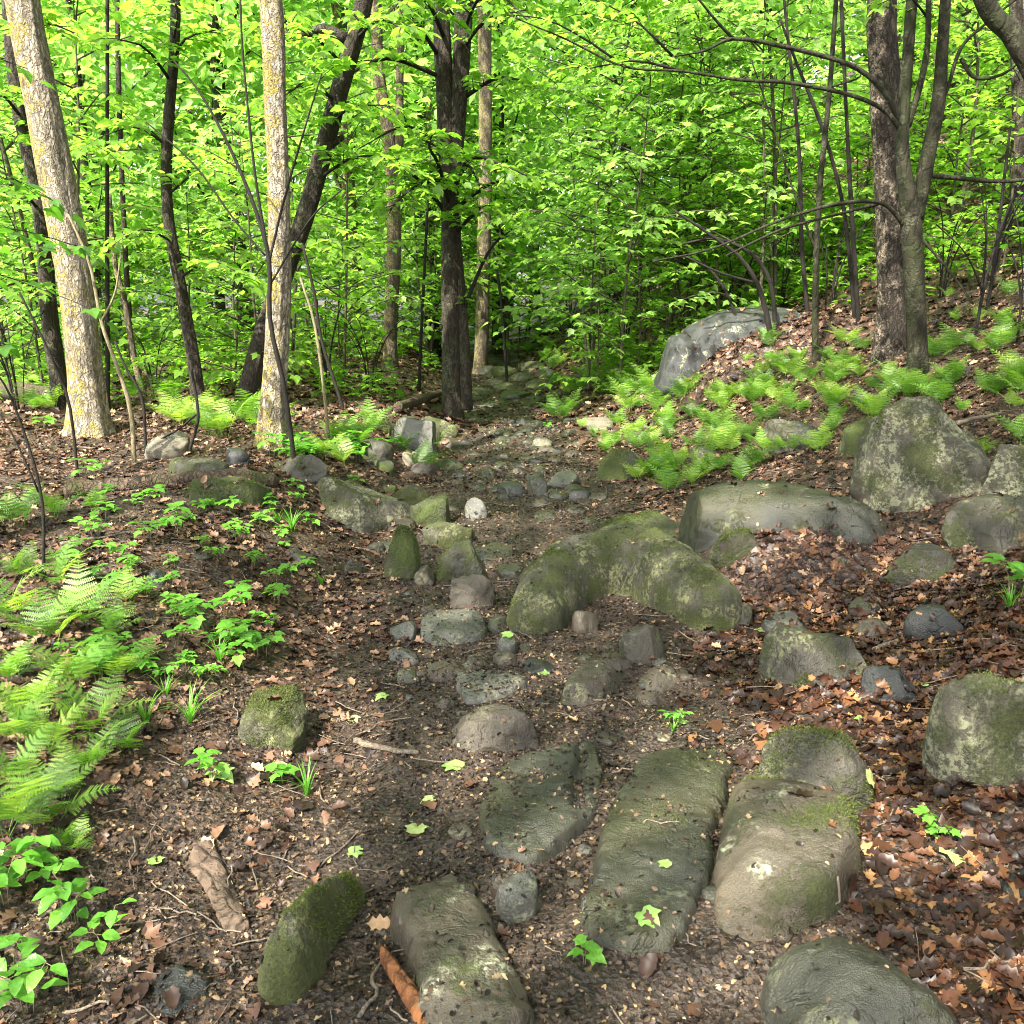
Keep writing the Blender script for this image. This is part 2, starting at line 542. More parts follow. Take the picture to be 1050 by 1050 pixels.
M['grey'] = mat_rock('grey_stone', (0.0265, 0.0265, 0.0211), (0.0819, 0.0811, 0.0671), .3, .14, (.32, .55), moss=(0.0265, 0.0328, 0.0062), lich=(0.1658, 0.1706, 0.1072))
M['tan'] = mat_rock('tan_worn_stone', (0.0195, 0.0156, 0.0094), (0.0686, 0.0569, 0.0374), .55, .1, (.32, .6), moss=(0.0265, 0.0335, 0.0047), stain=(0.0562, 0.0437, 0.0257))
M['brown'] = mat_rock('brown_stone', (0.0172, 0.0137, 0.0086), (0.0608, 0.0491, 0.0328), .3, .18, (.35, .65), moss=(0.0265, 0.0328, 0.0062), lich=(0.1560, 0.1560, 0.0877))
M['black'] = mat_rock('black_stone', (0.0055, 0.0062, 0.0055), (0.0203, 0.0218, 0.0195), .1, .0, (.28, .5))
M['outcrop'] = mat_rock('dark_grey_outcrop_shaded', (0.0091, 0.0095, 0.0091), (0.0315, 0.0329, 0.0308), .2, .1, (.4, .6), moss=(0.0210, 0.0266, 0.0049))  # grey stone, its colour deepened to stand in for the shade over the outcrop
M['pale'] = mat_rock('pale_dry_stone', (0.0624, 0.0546, 0.0374), (0.1482, 0.1287, 0.0897), .2, .25, (.7, .9))

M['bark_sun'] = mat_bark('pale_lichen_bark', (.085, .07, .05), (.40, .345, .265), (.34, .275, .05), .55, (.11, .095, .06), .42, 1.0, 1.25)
M['bark_dark'] = mat_bark('dark_brown_bark', (.008, .006, .005), (.045, .034, .025), (.075, .08, .045), .3, (.026, .032, .009), .35, .9)
M['bark_moss_shaded'] = mat_bark('mossy_smooth_bark_shaded', (.006, .0055, .0035), (.025, .021, .012), (.05, .052, .03), .3, (.017, .022, .006), .7, .5, .7)  # mossy bark, also darkened in colour to stand in for shade on it
M['bark_rough'] = mat_bark('rough_ridged_bark', (.010, .008, .006), (.07, .055, .04), (.26, .21, .155), .2, (.03, .034, .011), .3, 1.0, 1.4)
M['bark_grey'] = mat_bark('grey_brown_bark', (.03, .023, .017), (.13, .10, .075), (.22, .19, .075), .55, None, 0, 1.0)
M['bark_thin'] = mat_bark('thin_dark_bark', (.005, .0045, .0035), (.020, .016, .012), None, 0, None, 0, 1.6, .4)
M['bark_twig'] = mat_bark('sapling_bark', (.022, .022, .012), (.08, .072, .042), None, 0, None, 0, 1.6, .4)
M['bark_tan'] = mat_bark('tan_sapling_bark', (.09, .075, .04), (.22, .19, .11), None, 0, None, 0, 1.6, .4)
M['log'] = mat_bark('rotting_log_bark', (.02, .013, .009), (.10, .07, .048), None, 0, (.04, .05, .01), .6, 1.0)

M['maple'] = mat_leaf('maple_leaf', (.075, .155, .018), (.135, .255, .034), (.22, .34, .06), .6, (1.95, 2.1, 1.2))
M['maple_far'] = mat_leaf('far_maple_leaf', (.11, .21, .042), (.17, .30, .065), (.27, .40, .12), .64, (2.0, 2.1, 1.5))  # leaf colour lightened to stand in for strong light on the background
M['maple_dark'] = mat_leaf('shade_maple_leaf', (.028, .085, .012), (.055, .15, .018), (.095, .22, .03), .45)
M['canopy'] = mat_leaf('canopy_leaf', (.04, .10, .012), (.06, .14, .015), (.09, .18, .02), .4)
M['fern'] = mat_leaf('fern_frond', (.050, .115, .016), (.115, .235, .032), (.25, .34, .07), .45, var=.75)
M['herb'] = mat_leaf('herb_leaf', (.06, .18, .02), (.10, .27, .03), (.16, .36, .05), .42, rough=.35)
M['fallen'] = mat_leaf('fallen_green_leaf', (.16, .30, .06), (.26, .38, .12), (.36, .42, .16), .25, var=.8)
M['litter'] = mat_litter('dead_leaf', [(0, (.010, .006, .005)), (.35, (.036, .018, .011)), (.66, (.088, .044, .027)), (.87, (.165, .095, .058)), (1, (.32, .21, .12))], .5, spec=.3)
M['litter_red'] = mat_litter('red_brown_dead_leaf', [(0, (.010, .006, .004)), (.45, (.028, .012, .007)), (.76, (.066, .027, .013)), (.92, (.125, .055, .022)), (1, (.28, .16, .065))], .45, spec=.32)
M['crumb'] = mat_litter('leaf_crumbs', [(0, (.008, .006, .005)), (.5, (.027, .020, .014)), (.78, (.066, .044, .027)), (.93, (.16, .11, .062)), (1, (.30, .22, .11))], .55, spec=.25)
M['stick'] = mat_bark('dead_stick', (.05, .04, .03), (.19, .15, .11), None, 0, None, 0, 2, .5)
M['bark_piece'] = mat_bark('loose_bark', (.030, .021, .015), (.125, .088, .062), None, 0, None, 0, .55, .8)
M['bark_orange'] = mat_bark('orange_loose_bark', (.04, .016, .008), (.22, .09, .032), None, 0, None, 0, .6, .8)

# ------------------------------------------------------------------ rocks
_ico = {}
def ico(lv):
    if lv not in _ico:
        bm = bmesh.new()
        bmesh.ops.create_icosphere(bm, subdivisions=lv, radius=1)
        bm.verts.ensure_lookup_table()
        _ico[lv] = (np.array([v.co for v in bm.verts]), np.array([[v.index for v in f.verts] for f in bm.faces]))
        bm.free()
    return _ico[lv]

ROCKS = []
def boulder(x0, x1, y0, y1, mat, label, dr=.8, n=2.6, shear=0.0, sheary=0.0, cuts=6, nz=.07, seed=1, name='rock', lv=5, yaw=0.0, cat='rock', group=None, planes=(), minh=.03, sink=.35, flat=False):
    q = np.random.default_rng(seed * 13 + 5)
    P = DOMEP.get((x0, y0)) if (x0, y0) in DOMEP else at((x0 + x1) / 2, y1)
    hv = norm(np.array([P[0], P[1], 0]))
    rv = np.array([hv[1], -hv[0], 0])
    W = (x1 - x0) / F * (P - CAMP) @ FW
    for _ in range(3):
        C = P + hv * W * dr / 2
        W = (x1 - x0) / F * ((C - CAMP) @ FW) * abs(rv[0])
    d = ray((x0 + x1) / 2, y0)
    k = (math.hypot(C[0], C[1]) + W * dr * (.2 if flat else 0)) / math.hypot(d[0], d[1])
    H = max(minh, (CAMP + d * k)[2] - P[2])
    if (x0, y0) in DOMEP: print('DOME', label, 'H', H, 'base', P, 'W', W, [float(terr(C[0], C[1])) - P[2]])
    p, f = ico((max(lv, 6) if x1 - x0 > 70 and lv > 4 else lv) if W > .12 else 4)
    p = p.copy()
    a = yaw
    p = p / (np.abs(p[:, 0:1]) ** n + np.abs(p[:, 1:2]) ** n + np.abs(p[:, 2:3]) ** n) ** (1 / n)
    for i in range(cuts):
        u = q.normal(size=3); u[2] = abs(u[2]) * .8; u /= np.linalg.norm(u)
        h = q.uniform(.58, .88)
        e = np.maximum(p @ u - h, 0)
        p = p - e[:, None] * u * .92
    for u, h in planes:
        u = norm(np.array(u, float))
        e = np.maximum(p @ u - h, 0)
        p = p - e[:, None] * u * .95
    s = seed * 7.7
    p = p * (1 + nz * fbm(p[:, 0] * 1.5 + s, p[:, 1] * 1.5, p[:, 2] * 1.5, 3) + nz * .5 * fbm(p[:, 0] * 4.5 + s, p[:, 1] * 4.5, p[:, 2] * 4.5, 4) - .05 * np.clip(.25 - np.abs(fbm(p[:, 0] * 2.2 + s, p[:, 1] * 2.2, p[:, 2] * 2.2, 3)), 0, 1))[:, None]
    ca, sa = math.cos(a), math.sin(a)
    p[:, 0], p[:, 1] = p[:, 0] * ca - p[:, 1] * sa, p[:, 0] * sa + p[:, 1] * ca
    p[:, 0] += shear * np.clip(p[:, 2], 0, 2)
    p[:, 1] += sheary * np.clip(p[:, 2], 0, 2)
    up = p[:, 2] > -.15
    lo, hi = p[up].min(0), p[up].max(0)
    x = ((p[:, 0] - lo[0]) / (hi[0] - lo[0]) - .5) * W
    y = ((p[:, 1] - lo[1]) / (hi[1] - lo[1]) - .5) * W * dr
    z = (p[:, 2] + .15) / (hi[2] + .15) * H
    z = np.where(z < 0, z * (sink + .05 / H), z)
    v = rv * x[:, None] + hv * y[:, None] + np.array([0, 0, 1]) * z[:, None]
    base = np.array([C[0], C[1], P[2]])
    mb = MB(); mb.add(v, f)
    o = obj(name, mb, M[mat], None, base)
    tag(o, label, cat, group)
    ROCKS.append((v + base, f))
    return o

def chaikin(P, k=2):
    for _ in range(k):
        Q = np.roll(P, -1, 0)
        P = np.stack([P * .75 + Q * .25, P * .25 + Q * .75], 1).reshape(-1, 2)
    return P

def slab(poly, H, mat, label, edge=.08, k=3.5, prof=2.4, nz=.007, wob=.012, tilt=(0, 0), seed=1, name='slab', cat='rock', bumps=(), cracks=(), lift=0.0, smooth=2, und=.16, facets=5, spine=None):
    poly = np.array(poly, float)
    ymin, ymax = poly[:, 1].min(), poly[:, 1].max()
    W = np.array([at(px, py, H * (.9 - .8 * (py - ymin) / (ymax - ymin)))[:2] for px, py in poly])
    W = chaikin(W, smooth)
    lo, hi = W.min(0) - .16, W.max(0) + .16
    res = max(.007, max(hi - lo) / 130)
    nx, ny = int((hi[0] - lo[0]) / res) + 1, int((hi[1] - lo[1]) / res) + 1
    X, Y = np.meshgrid(np.linspace(lo[0], hi[0], nx), np.linspace(lo[1], hi[1], ny))
    q = np.stack([X.ravel(), Y.ravel()], 1)
    A, B = W, np.roll(W, -1, 0)
    d2 = np.full(len(q), 1e9)
    ins = np.zeros(len(q), bool)
    for a, b in zip(A, B):
        e = b - a
        t = np.clip(((q - a) @ e) / max(e @ e, 1e-12), 0, 1)
        d2 = np.minimum(d2, ((q - a - t[:, None] * e) ** 2).sum(1))
        c = (a[1] > q[:, 1]) != (b[1] > q[:, 1])
        xi = a[0] + (q[:, 1] - a[1]) / (b[1] - a[1] if b[1] != a[1] else 1e-12) * e[0]
        ins ^= c & (q[:, 0] < xi)
    d = np.sqrt(d2) * np.where(ins, 1, -1)
    d = d + wob * fbm(q[:, 0] * 6 + seed, q[:, 1] * 6, seed, 3) + .005 * fbm(q[:, 0] * 22 + seed, q[:, 1] * 22, seed, 3)
    if spine:
        sp_ = spline([np.r_[at(a, b, .1)[:2], r_ / F * ((at(a, b, .1) - CAMP) @ FW), h_] for a, b, r_, h_ in spine], 160)
        D2 = ((q[:, None, :] - sp_[None, :, :2]) ** 2).sum(2)
        near = D2.argmin(1)
        dist, rr_, hc = np.sqrt(D2.min(1)), sp_[near, 2], sp_[near, 3]
        d = rr_ * (1 + .10 * fbm(q[:, 0] * 4, q[:, 1] * 4, seed, 3)) - dist
    G = np.c_[W, np.ones(len(W))]
    cf = np.linalg.lstsq(G, terr(W[:, 0], W[:, 1], False), rcond=None)[0]
    g = q @ cf[:2] + cf[2]
    c0 = W.mean(0)
    t = np.clip(d / edge, 0, 1)
    hh = H * (1 - (1 - t) ** prof) ** (1 / prof) * (1 + und * fbm(q[:, 0] * 3.1 + seed, q[:, 1] * 3.1, seed * 1.7, 2))
    hh = hh * (1 + tilt[0] * (q[:, 0] - c0[0]) + tilt[1] * (q[:, 1] - c0[1]))
    if spine:
        hh = hc * (np.clip(1 - np.clip(1 - d / rr_, 0, 1) ** 2.3, 0, 1)) ** .5 * (1 + .07 * fbm(q[:, 0] * 3, q[:, 1] * 3, 2.2, 2))
    qr = np.random.default_rng(seed * 17 + 3)
    for m_ in range(facets):
        a_ = qr.uniform(0, 6.28); u_ = np.array([math.cos(a_), math.sin(a_)])
        pr_ = (q - c0) @ u_; ex_ = max(1e-6, np.abs((W - c0) @ u_).max())
        hh = np.minimum(hh, H * (1.02 - qr.uniform(.7, 1.5) * (pr_ / ex_ - qr.uniform(.35, .7))))
    hh = np.where(d > 0, np.maximum(hh, .0), hh)
    for bx, by, br, bh in bumps:
        w_ = at(bx, by)
        hh = hh + bh * np.exp(-((q[:, 0] - w_[0]) ** 2 + (q[:, 1] - w_[1]) ** 2) / br ** 2) * t
    for (ax, ay), (bx, by), wd, dp in cracks:
        a, b = at(ax, ay)[:2], at(bx, by)[:2]
        e = b - a
        tt = np.clip(((q - a) @ e) / (e @ e), 0, 1)
        dd = np.sqrt(((q - a - tt[:, None] * e) ** 2).sum(1)) + .01 * fbm(q[:, 0] * 14, q[:, 1] * 14, 3)
        hh = hh - dp * np.exp(-(dd / wd) ** 2) * t
    z = g + lift + np.where(d > 0, hh, d * k)
    ri = 1 - np.abs(fbm(q[:, 0] * 5 + seed * 3, q[:, 1] * 5, 4, 3))
    z = z + (nz * fbm(q[:, 0] * 7 + seed * 3, q[:, 1] * 7, 0, 4) - nz * .8 * np.clip(ri - .75, 0, 1) * 4 + .0022 * fbm(q[:, 0] * 55, q[:, 1] * 55, seed, 3)) * np.clip(t * 2, 0, 1)
    v = np.c_[q, z]
    keep = (d > -.13).reshape(ny, nx)
    kq = keep[:-1, :-1] & keep[1:, :-1] & keep[:-1, 1:] & keep[1:, 1:]
    i, j = np.nonzero(kq)
    a = i * nx + j
    f = np.stack([a, a + 1, a + nx + 1, a + nx], 1)
    us = np.unique(f)
    mp = np.full(len(v), -1); mp[us] = np.arange(len(us))
    v, f = v[us], mp[f]
    base = np.array([c0[0], c0[1], float(terr(c0[0], c0[1], False))])
    mb = MB(); mb.add(v - base, None, f)
    o = obj(name, mb, M[mat], None, base)
    tag(o, label, cat)
    ROCKS.append((v, np.concatenate([f[:, [0, 1, 2]], f[:, [0, 2, 3]]])))
    return o

# soil heaped against the front of the two half-buried domes on the right
DOMEP = {}
def dome(x0, x1, y0, y1, dr, fr, h):
    P = at((x0 + x1) / 2, y1)
    hv = norm(np.array([P[0], P[1], 0]))
    W = (x1 - x0) / F * ((P - CAMP) @ FW)
    DOMEP[(x0, y0)] = P
    c = P + hv * W * dr * fr
    return (c[0], c[1], W * .47, W * dr * .52, h)
_d = [dome(686, 908, 496, 590, .62, .27, .25), dome(688, 876, 314, 382, .55, .17, .44)]
MOUNDS.extend(_d)

def B(*a, **k): return boulder(*a, **k)

# --- big step stones nearest the viewer
slab([(508, 778), (590, 764), (614, 760), (618, 830), (585, 855), (545, 893), (505, 875), (488, 850)], .03, 'wet', 'flat olive slab with a crack at its right, level with the trail', edge=.025, prof=3, und=.05, nz=.004, lift=.012, wob=.008, seed=2, cracks=[((596, 765), (592, 835), .012, .03)])
slab([(652, 778), (700, 763), (744, 758), (757, 772), (738, 820), (730, 870), (718, 930), (700, 976), (640, 974), (600, 966), (594, 940), (612, 880), (628, 820)], .045, 'wet', 'long dark wet slab with moss on its far corner, middle of trail', edge=.028, prof=2.0, facets=4, und=.08, seed=3, bumps=[(690, 800, .2, .03)])
slab([(396, 930), (420, 908), (462, 892), (488, 905), (508, 945), (532, 990), (560, 1056), (500, 1090), (436, 1075), (425, 1000), (412, 962)], .07, 'tan', 'pale streaked slab running out of the bottom edge of the photo', edge=.026, prof=2.0, und=.08, seed=4)
slab([(262, 985), (300, 925), (338, 885), (364, 876), (375, 893), (352, 932), (328, 998), (312, 1022), (282, 1028), (262, 1012)], .13, 'mossy', 'steep wedge stone with green moss along its top, beside loose bark', edge=.075, prof=1.5, seed=5, k=5, tilt=(-1.2, 0))
slab([(752, 800), (790, 790), (850, 800), (880, 830), (888, 870), (862, 915), (840, 950), (780, 965), (738, 955), (732, 915), (740, 850)], .11, 'tan', 'broad tan boulder with mossy sides at the right of the trail', edge=.04, prof=2.0, und=.1, facets=6, seed=6, k=6, bumps=[(780, 850, .25, .03)])
B(770, 892, 746, 838, 'wetmoss', 'rounded mossy hump of rock behind the broad tan boulder', dr=.75, n=2.4, seed=7, nz=.06, cuts=4)
slab([(778, 975), (800, 945), (845, 928), (882, 936), (930, 970), (970, 1010), (1005, 1060), (960, 1120), (850, 1120), (800, 1060)], .14, 'wet', 'large smooth wet boulder in the bottom right corner', edge=.16, prof=1.8, facets=4, seed=8, k=4)
B(508, 551, 893, 946, 'grey', 'small blue grey stone standing beside the pale streaked slab', dr=1.25, flat=True, n=3, seed=9, lv=4)
B(1020, 1075, 898, 925, 'black', 'black flat stone edge at the right edge among wet leaves', dr=1.25, flat=True, seed=10)
B(160, 222, 1002, 1040, 'black', 'dark round stub of stone at the bottom left in leaves', dr=1.25, flat=True, seed=11, lv=4)

# --- middle of the trail
slab([(428, 634), (440, 625), (494, 623), (502, 650), (478, 660), (432, 660)], .05, 'grey', 'pale brick shaped stone in the middle of the trail', edge=.035, prof=2.6, seed=12, wob=.006, nz=.006)
slab([(466, 690), (485, 682), (542, 692), (537, 707), (505, 716), (474, 722)], .025, 'grey', 'flat grey green stone pressed into the mud below the brick stone', edge=.03, seed=13, wob=.008)
slab([(570, 708), (604, 668), (642, 690), (618, 714), (592, 724)], .06, 'brown', 'kite shaped grey stone just below the bent boulder', edge=.05, prof=1.6, seed=14, wob=.006)
B(462, 552, 729, 772, 'brown', 'brown wedge stone with a worn top above the olive slab', dr=.6, n=3.2, seed=15, cuts=9, planes=[((.2, -.5, .85), .55)])
slab([(521, 625), (538, 592), (572, 562), (608, 550), (650, 552), (692, 568), (732, 585), (757, 610), (752, 636), (705, 642), (665, 626), (650, 604), (630, 588), (611, 600), (602, 622), (572, 645), (536, 642)], .24, 'mossy', 'bent mossy boulder curling around a pocket of dead leaves', spine=[(549, 618, 31, .20), (562, 603, 36, .25), (590, 584, 38, .28), (628, 576, 37, .29), (668, 583, 38, .28), (704, 600, 38, .25), (732, 614, 33, .19)], facets=0, seed=16, k=5, wob=.012, nz=.018, und=.06, name='boulder')
B(586, 614, 624, 651, 'brown', 'short rounded stone in the pocket of the bent boulder', dr=1.2, seed=17, lv=4)
B(634, 682, 640, 682, 'wetmoss', 'brown stone half sunk right below the bent boulder', dr=.8, seed=18)
B(654, 697, 683, 712, 'brown', 'small brown stone half buried right of the kite stone', dr=1.25, flat=True, seed=19, lv=4)
B(736, 772, 612, 643, 'wetmoss', 'small round stone against the right end of the bent boulder', dr=1.25, flat=True, seed=20, lv=4)
B(437, 478, 676, 700, 'brown', 'small brown stone touching the flat grey green stone', dr=1.25, flat=True, seed=21, lv=4)
B(400, 428, 635, 658, 'grey', 'small grey stone left of the brick shaped stone', dr=1.25, flat=True, seed=22, lv=4)
B(398, 430, 663, 684, 'grey', 'small flat grey stone below and left of the brick stone', dr=1.25, flat=True, seed=23, lv=4)
B(510, 530, 650, 674, 'grey', 'upright bluish pebble right of the flat grey green stone', dr=1.25, flat=True, seed=24, lv=4)
B(500, 524, 632, 650, 'wet', 'dark pebble right of the brick shaped stone', dr=1.25, flat=True, seed=25, lv=4)
B(461, 508, 590, 624, 'brown', 'brown tilted stone just above the brick shaped stone', dr=.7, n=3, seed=26, cuts=8)
B(444, 500, 556, 598, 'wetmoss', 'rounded olive stone at the left edge of the trail, above the tilted brown one', dr=.7, seed=27)
B(433, 487, 536, 562, 'mossy', 'low mossy stone at the left trail edge below the ferns', dr=.8, seed=28)
B(509, 540, 576, 594, 'wet', 'flat dark stone in the trail left of the bent boulder', dr=1.25, flat=True, seed=29, lv=4)
B(485, 530, 556, 574, 'wet', 'low wet stone lying in mid trail beyond the bent boulder', dr=1.25, flat=True, seed=30, lv=4)
B(394, 432, 540, 594, 'green', 'upright mossy stone at the foot of the left bank', dr=.7, seed=31)
B(398, 420, 568, 592, 'brown', 'little round stone leaning on the upright mossy stone', dr=1.25, flat=True, seed=32, lv=4)
B(352, 372, 570, 590, 'wetmoss', 'little olive stone among leaves left of the upright mossy stone', dr=1.25, flat=True, seed=33, lv=4)
B(424, 446, 580, 600, 'brown', 'little brown stone between upright mossy stone and trail', dr=1.25, flat=True, seed=34, lv=4)

# --- left bank
B(328, 428, 490, 548, 'lichen', 'dark slanting rock with pale lichen on the left bank', dr=.7, n=2.6, shear=-.45, seed=35, nz=.05)
B(395, 448, 427, 462, 'grey', 'pale grey rounded rock near the foot of the double trunk', dr=.8, seed=36)
B(425, 470, 427, 447, 'mossy', 'low mossy rock touching the double trunked tree', dr=.8, seed=37)
B(365, 405, 450, 478, 'wetmoss', 'dark rock under ferns left of the pale grey rock', dr=.8, seed=38)
B(412, 432, 462, 478, 'pale', 'little pale stone at the fern edge left of the trail', dr=1.25, flat=True, seed=39, lv=4)
B(400, 440, 498, 520, 'mossy', 'mossy stone behind the slanting lichen rock', dr=.8, seed=40)
B(476, 500, 508, 532, 'grey', 'small grey and white stone at the fern patch tip', dr=1.25, flat=True, seed=41, lv=4)
B(420, 462, 508, 540, 'green', 'mossy lump under the ferns at the left trail edge', dr=.8, seed=42)
B(245, 318, 702, 772, 'mossy', 'round mossy rock alone on the bare left bank', dr=1.25, flat=True, n=2.3, shear=.2, seed=43, nz=.05)
slab([(188, 498), (240, 488), (278, 497), (280, 512), (240, 520), (195, 514)], .12, 'green', 'long flat mossy rock ledge on the left bank', edge=.06, seed=44)
slab([(168, 475), (205, 466), (238, 478), (232, 490), (190, 492)], .09, 'wetmoss', 'dark flat rock above the long mossy ledge', edge=.05, seed=45)
B(148, 198, 444, 470, 'pale', 'pale flat rock between the two sunlit trunks', dr=.8, seed=46)
B(274, 340, 466, 494, 'wetmoss', 'dark green rock below the right hand sunlit trunk', dr=.7, seed=47)
B(232, 258, 458, 478, 'black', 'small dark upright stone below the right hand sunlit trunk', dr=1.2, flat=True, seed=48, lv=4)
B(322, 350, 488, 506, 'grey', 'small grey stone left of the slanting lichen rock', dr=1.25, flat=True, seed=49, lv=4)
B(186, 222, 560, 576, 'wet', 'dark stone in dead leaves behind the maple seedlings', dr=1.25, flat=True, seed=50, lv=4)
B(290, 325, 562, 582, 'brown', 'brown flat stone in leaves at the top of the left bank', dr=1.25, flat=True, seed=51, lv=4)
B(150, 172, 583, 602, 'black', 'small dark stone in dead leaves beside the left ferns', dr=1.25, flat=True, seed=52, lv=4)

# --- right side
B(866, 1016, 406, 524, 'lichen', 'big peaked boulder blotched with pale lichen', dr=.75, n=2.35, shear=-.16, seed=53, nz=.07, cuts=0, lv=6, name='boulder', planes=[((.55, -.2, .8), .86), ((-.8, -.3, .4), .9), ((.3, -.9, .3), .84), ((-.3, -.8, .5), .88)])
B(1004, 1085, 456, 514, 'lichen', 'dark rock with white lichen cut off by the right edge', dr=.7, seed=54)
B(960, 1090, 508, 566, 'wetmoss', 'wide smooth grey slab rock at the right edge', dr=.7, n=2.3, seed=55, nz=.04)
B(907, 986, 558, 598, 'wetmoss', 'low oval grey rock left of the wide smooth slab', dr=.7, n=2.4, seed=56, nz=.04)
B(924, 993, 621, 656, 'black', 'black smooth stone lying on dead leaves', dr=.6, n=2.4, seed=57, nz=.04)
B(774, 888, 647, 708, 'wetmoss', 'pyramid shaped stone with a mossy top edge', dr=.6, n=2.2, seed=58, cuts=3, planes=[((-.7, -.6, .35), .55), ((.35, -.75, .6), .5)])
B(880, 940, 684, 720, 'black', 'low dark stone between pyramid stone and right boulder', dr=.7, seed=59)
B(938, 1078, 686, 808, 'lichen', 'large rounded boulder with lichen at the right edge', dr=.8, n=2.4, seed=60, nz=.05, lv=6, name='boulder', cuts=4)
B(686, 908, 496, 590, 'wet', 'broad grey dome of rock half covered by soil', dr=.62, n=2.5, seed=61, nz=.03, cuts=2, name='boulder', sink=.6)
B(724, 786, 542, 580, 'mossy', 'finger shaped mossy stone lying on the soil of the dome', dr=.55, n=2.6, shear=.3, seed=62)
B(613, 708, 527, 558, 'green', 'low mossy rock directly behind the bent boulder', dr=.6, n=2.5, seed=63)
B(868, 908, 610, 636, 'wet', 'dark flat stone left of the black smooth stone, upper of two', dr=1.2, flat=True, seed=64, lv=4)
B(872, 910, 632, 654, 'brown', 'brown flat stone left of the black smooth stone, lower of two', dr=1.2, flat=True, seed=65, lv=4)
B(780, 826, 626, 650, 'grey', 'pale flat stone sunk in soil above the pyramid stone', dr=1.25, flat=True, seed=66, lv=4)
B(818, 860, 583, 602, 'wet', 'dark half sunk stone on the soil below the dome', dr=1.25, flat=True, seed=67, lv=4)
B(845, 872, 566, 580, 'wet', 'tiny dark stone on the soil under the dome rim', dr=1.25, flat=True, seed=68, lv=4)
B(778, 856, 430, 464, 'wet', 'dark split slab on the slope left of the peaked boulder', dr=.7, n=3.4, seed=69, cuts=8)
B(858, 900, 428, 470, 'green', 'mossy rock tucked behind the peaked boulder', dr=.8, seed=70)
B(612, 658, 460, 492, 'green', 'moss covered rock at the right trail edge below ferns', dr=.8, seed=71)
B(706, 740, 455, 475, 'wet', 'dark stone among the right bank ferns', dr=1.25, flat=True, seed=72, lv=4)
B(670, 726, 342, 398, 'outcrop', 'tall mossy rock at the left end of the grey outcrop', dr=.8, n=2.4, seed=73)
B(688, 876, 314, 382, 'outcrop', 'wide grey outcrop with dead leaves below the shrubs', dr=.55, n=2.3, seed=74, nz=.04, cuts=2, sink=.6, name='boulder')
B(590, 632, 426, 442, 'pale', 'yellowish flat rock in the sun at the right trail edge', dr=1.25, flat=True, seed=75, lv=4)
B(640, 672, 440, 458, 'mossy', 'mossy stone under ferns behind the yellowish flat rock', dr=1.25, flat=True, seed=76, lv=4)
B(700, 730, 508, 522, 'mossy', 'small mossy stone at the left rim of the dome', dr=1.25, flat=True, seed=77, lv=4)
B(970, 1000, 372, 386, 'black', 'dark stone on the leafy slope right of the forked tree', dr=1.25, flat=True, seed=78, lv=4)

# --- far part of the trail
B(509, 541, 493, 510, 'black', 'black wedge stone in the far part of the trail', dr=1.25, flat=True, seed=79, lv=4)
B(540, 562, 488, 508, 'wet', 'dark stone right of the black wedge stone', dr=1.25, flat=True, seed=80, lv=4)
B(562, 594, 482, 500, 'grey', 'grey slanted stone in the far trail near the right side', dr=1.25, flat=True, seed=81, lv=4)
B(578, 600, 496, 508, 'wet', 'small flat stone below the grey slanted stone', dr=1.25, flat=True, seed=82, lv=4)
B(545, 566, 448, 460, 'pale', 'pale stone on the far trail near the yellowish rock', dr=1.25, flat=True, seed=83, lv=4)
B(490, 510, 478, 490, 'wet', 'small stone on the left side of the far trail', dr=1.25, flat=True, seed=84, lv=4)
for i, (x, y, ww, hh, mt) in enumerate([(480, 412, 34, 9, 'wet'), (505, 418, 40, 8, 'wet'), (528, 409, 30, 8, 'wet'), (548, 415, 26, 9, 'wetmoss'), (520, 400, 30, 8, 'mossy'), (555, 400, 34, 12, 'green'),
        (505, 396, 26, 9, 'mossy'), (538, 390, 30, 9, 'wetmoss'), (575, 408, 26, 10, 'mossy'), (490, 404, 22, 7, 'wet'), (515, 386, 30, 12, 'green'), (545, 380, 28, 10, 'mossy'), (560, 388, 24, 12, 'wetmoss'), (498, 384, 24, 10, 'wet')]):
    B(x - ww / 2, x + ww / 2, y - hh, y, mt, 'small dark stone in the rocky stretch where the trail disappears', dr=1.25, flat=True, seed=90 + i, lv=3, group='stones of the far rocky stretch of trail', name='trail_stone')

for i in range(120):
    q = np.random.default_rng(900 + i)
    py = 432 + 300 * q.random() ** 1.9
    t_ = (py - 435) / 300
    px = q.uniform(478 - 95 * t_, 590 + 110 * t_)
    if (500 < px < 780 and 540 < py < 650) or (420 < px < 560 and 615 < py < 660): continue
    ww = q.uniform(10, 26) * (.7 + .8 * t_)
    B(px - ww / 2, px + ww / 2, py - ww * q.uniform(.3, .5), py, str(q.choice(['wet', 'wet', 'brown', 'wetmoss', 'black'])), 'small stone half buried in the mud of the trail', dr=1.2, flat=True, seed=200 + i, lv=3, cuts=8, group='half buried trail stones', name='trail_stone')
for i in range(26):
    q = np.random.default_rng(1200 + i)
    py = q.uniform(430, 600); px = np.interp(py, [430, 600], [440, 385]) + q.normal(0, 26)
    ww = q.uniform(14, 34)
    B(px - ww / 2, px + ww / 2, py - ww * q.uniform(.35, .6), py, str(q.choice(['wetmoss', 'green', 'wet', 'mossy', 'brown'])), 'small dark stone in the row edging the left side of the trail', dr=1.0, seed=300 + i, lv=4, cuts=8, group='stones edging the trail on the left', name='edge_stone')
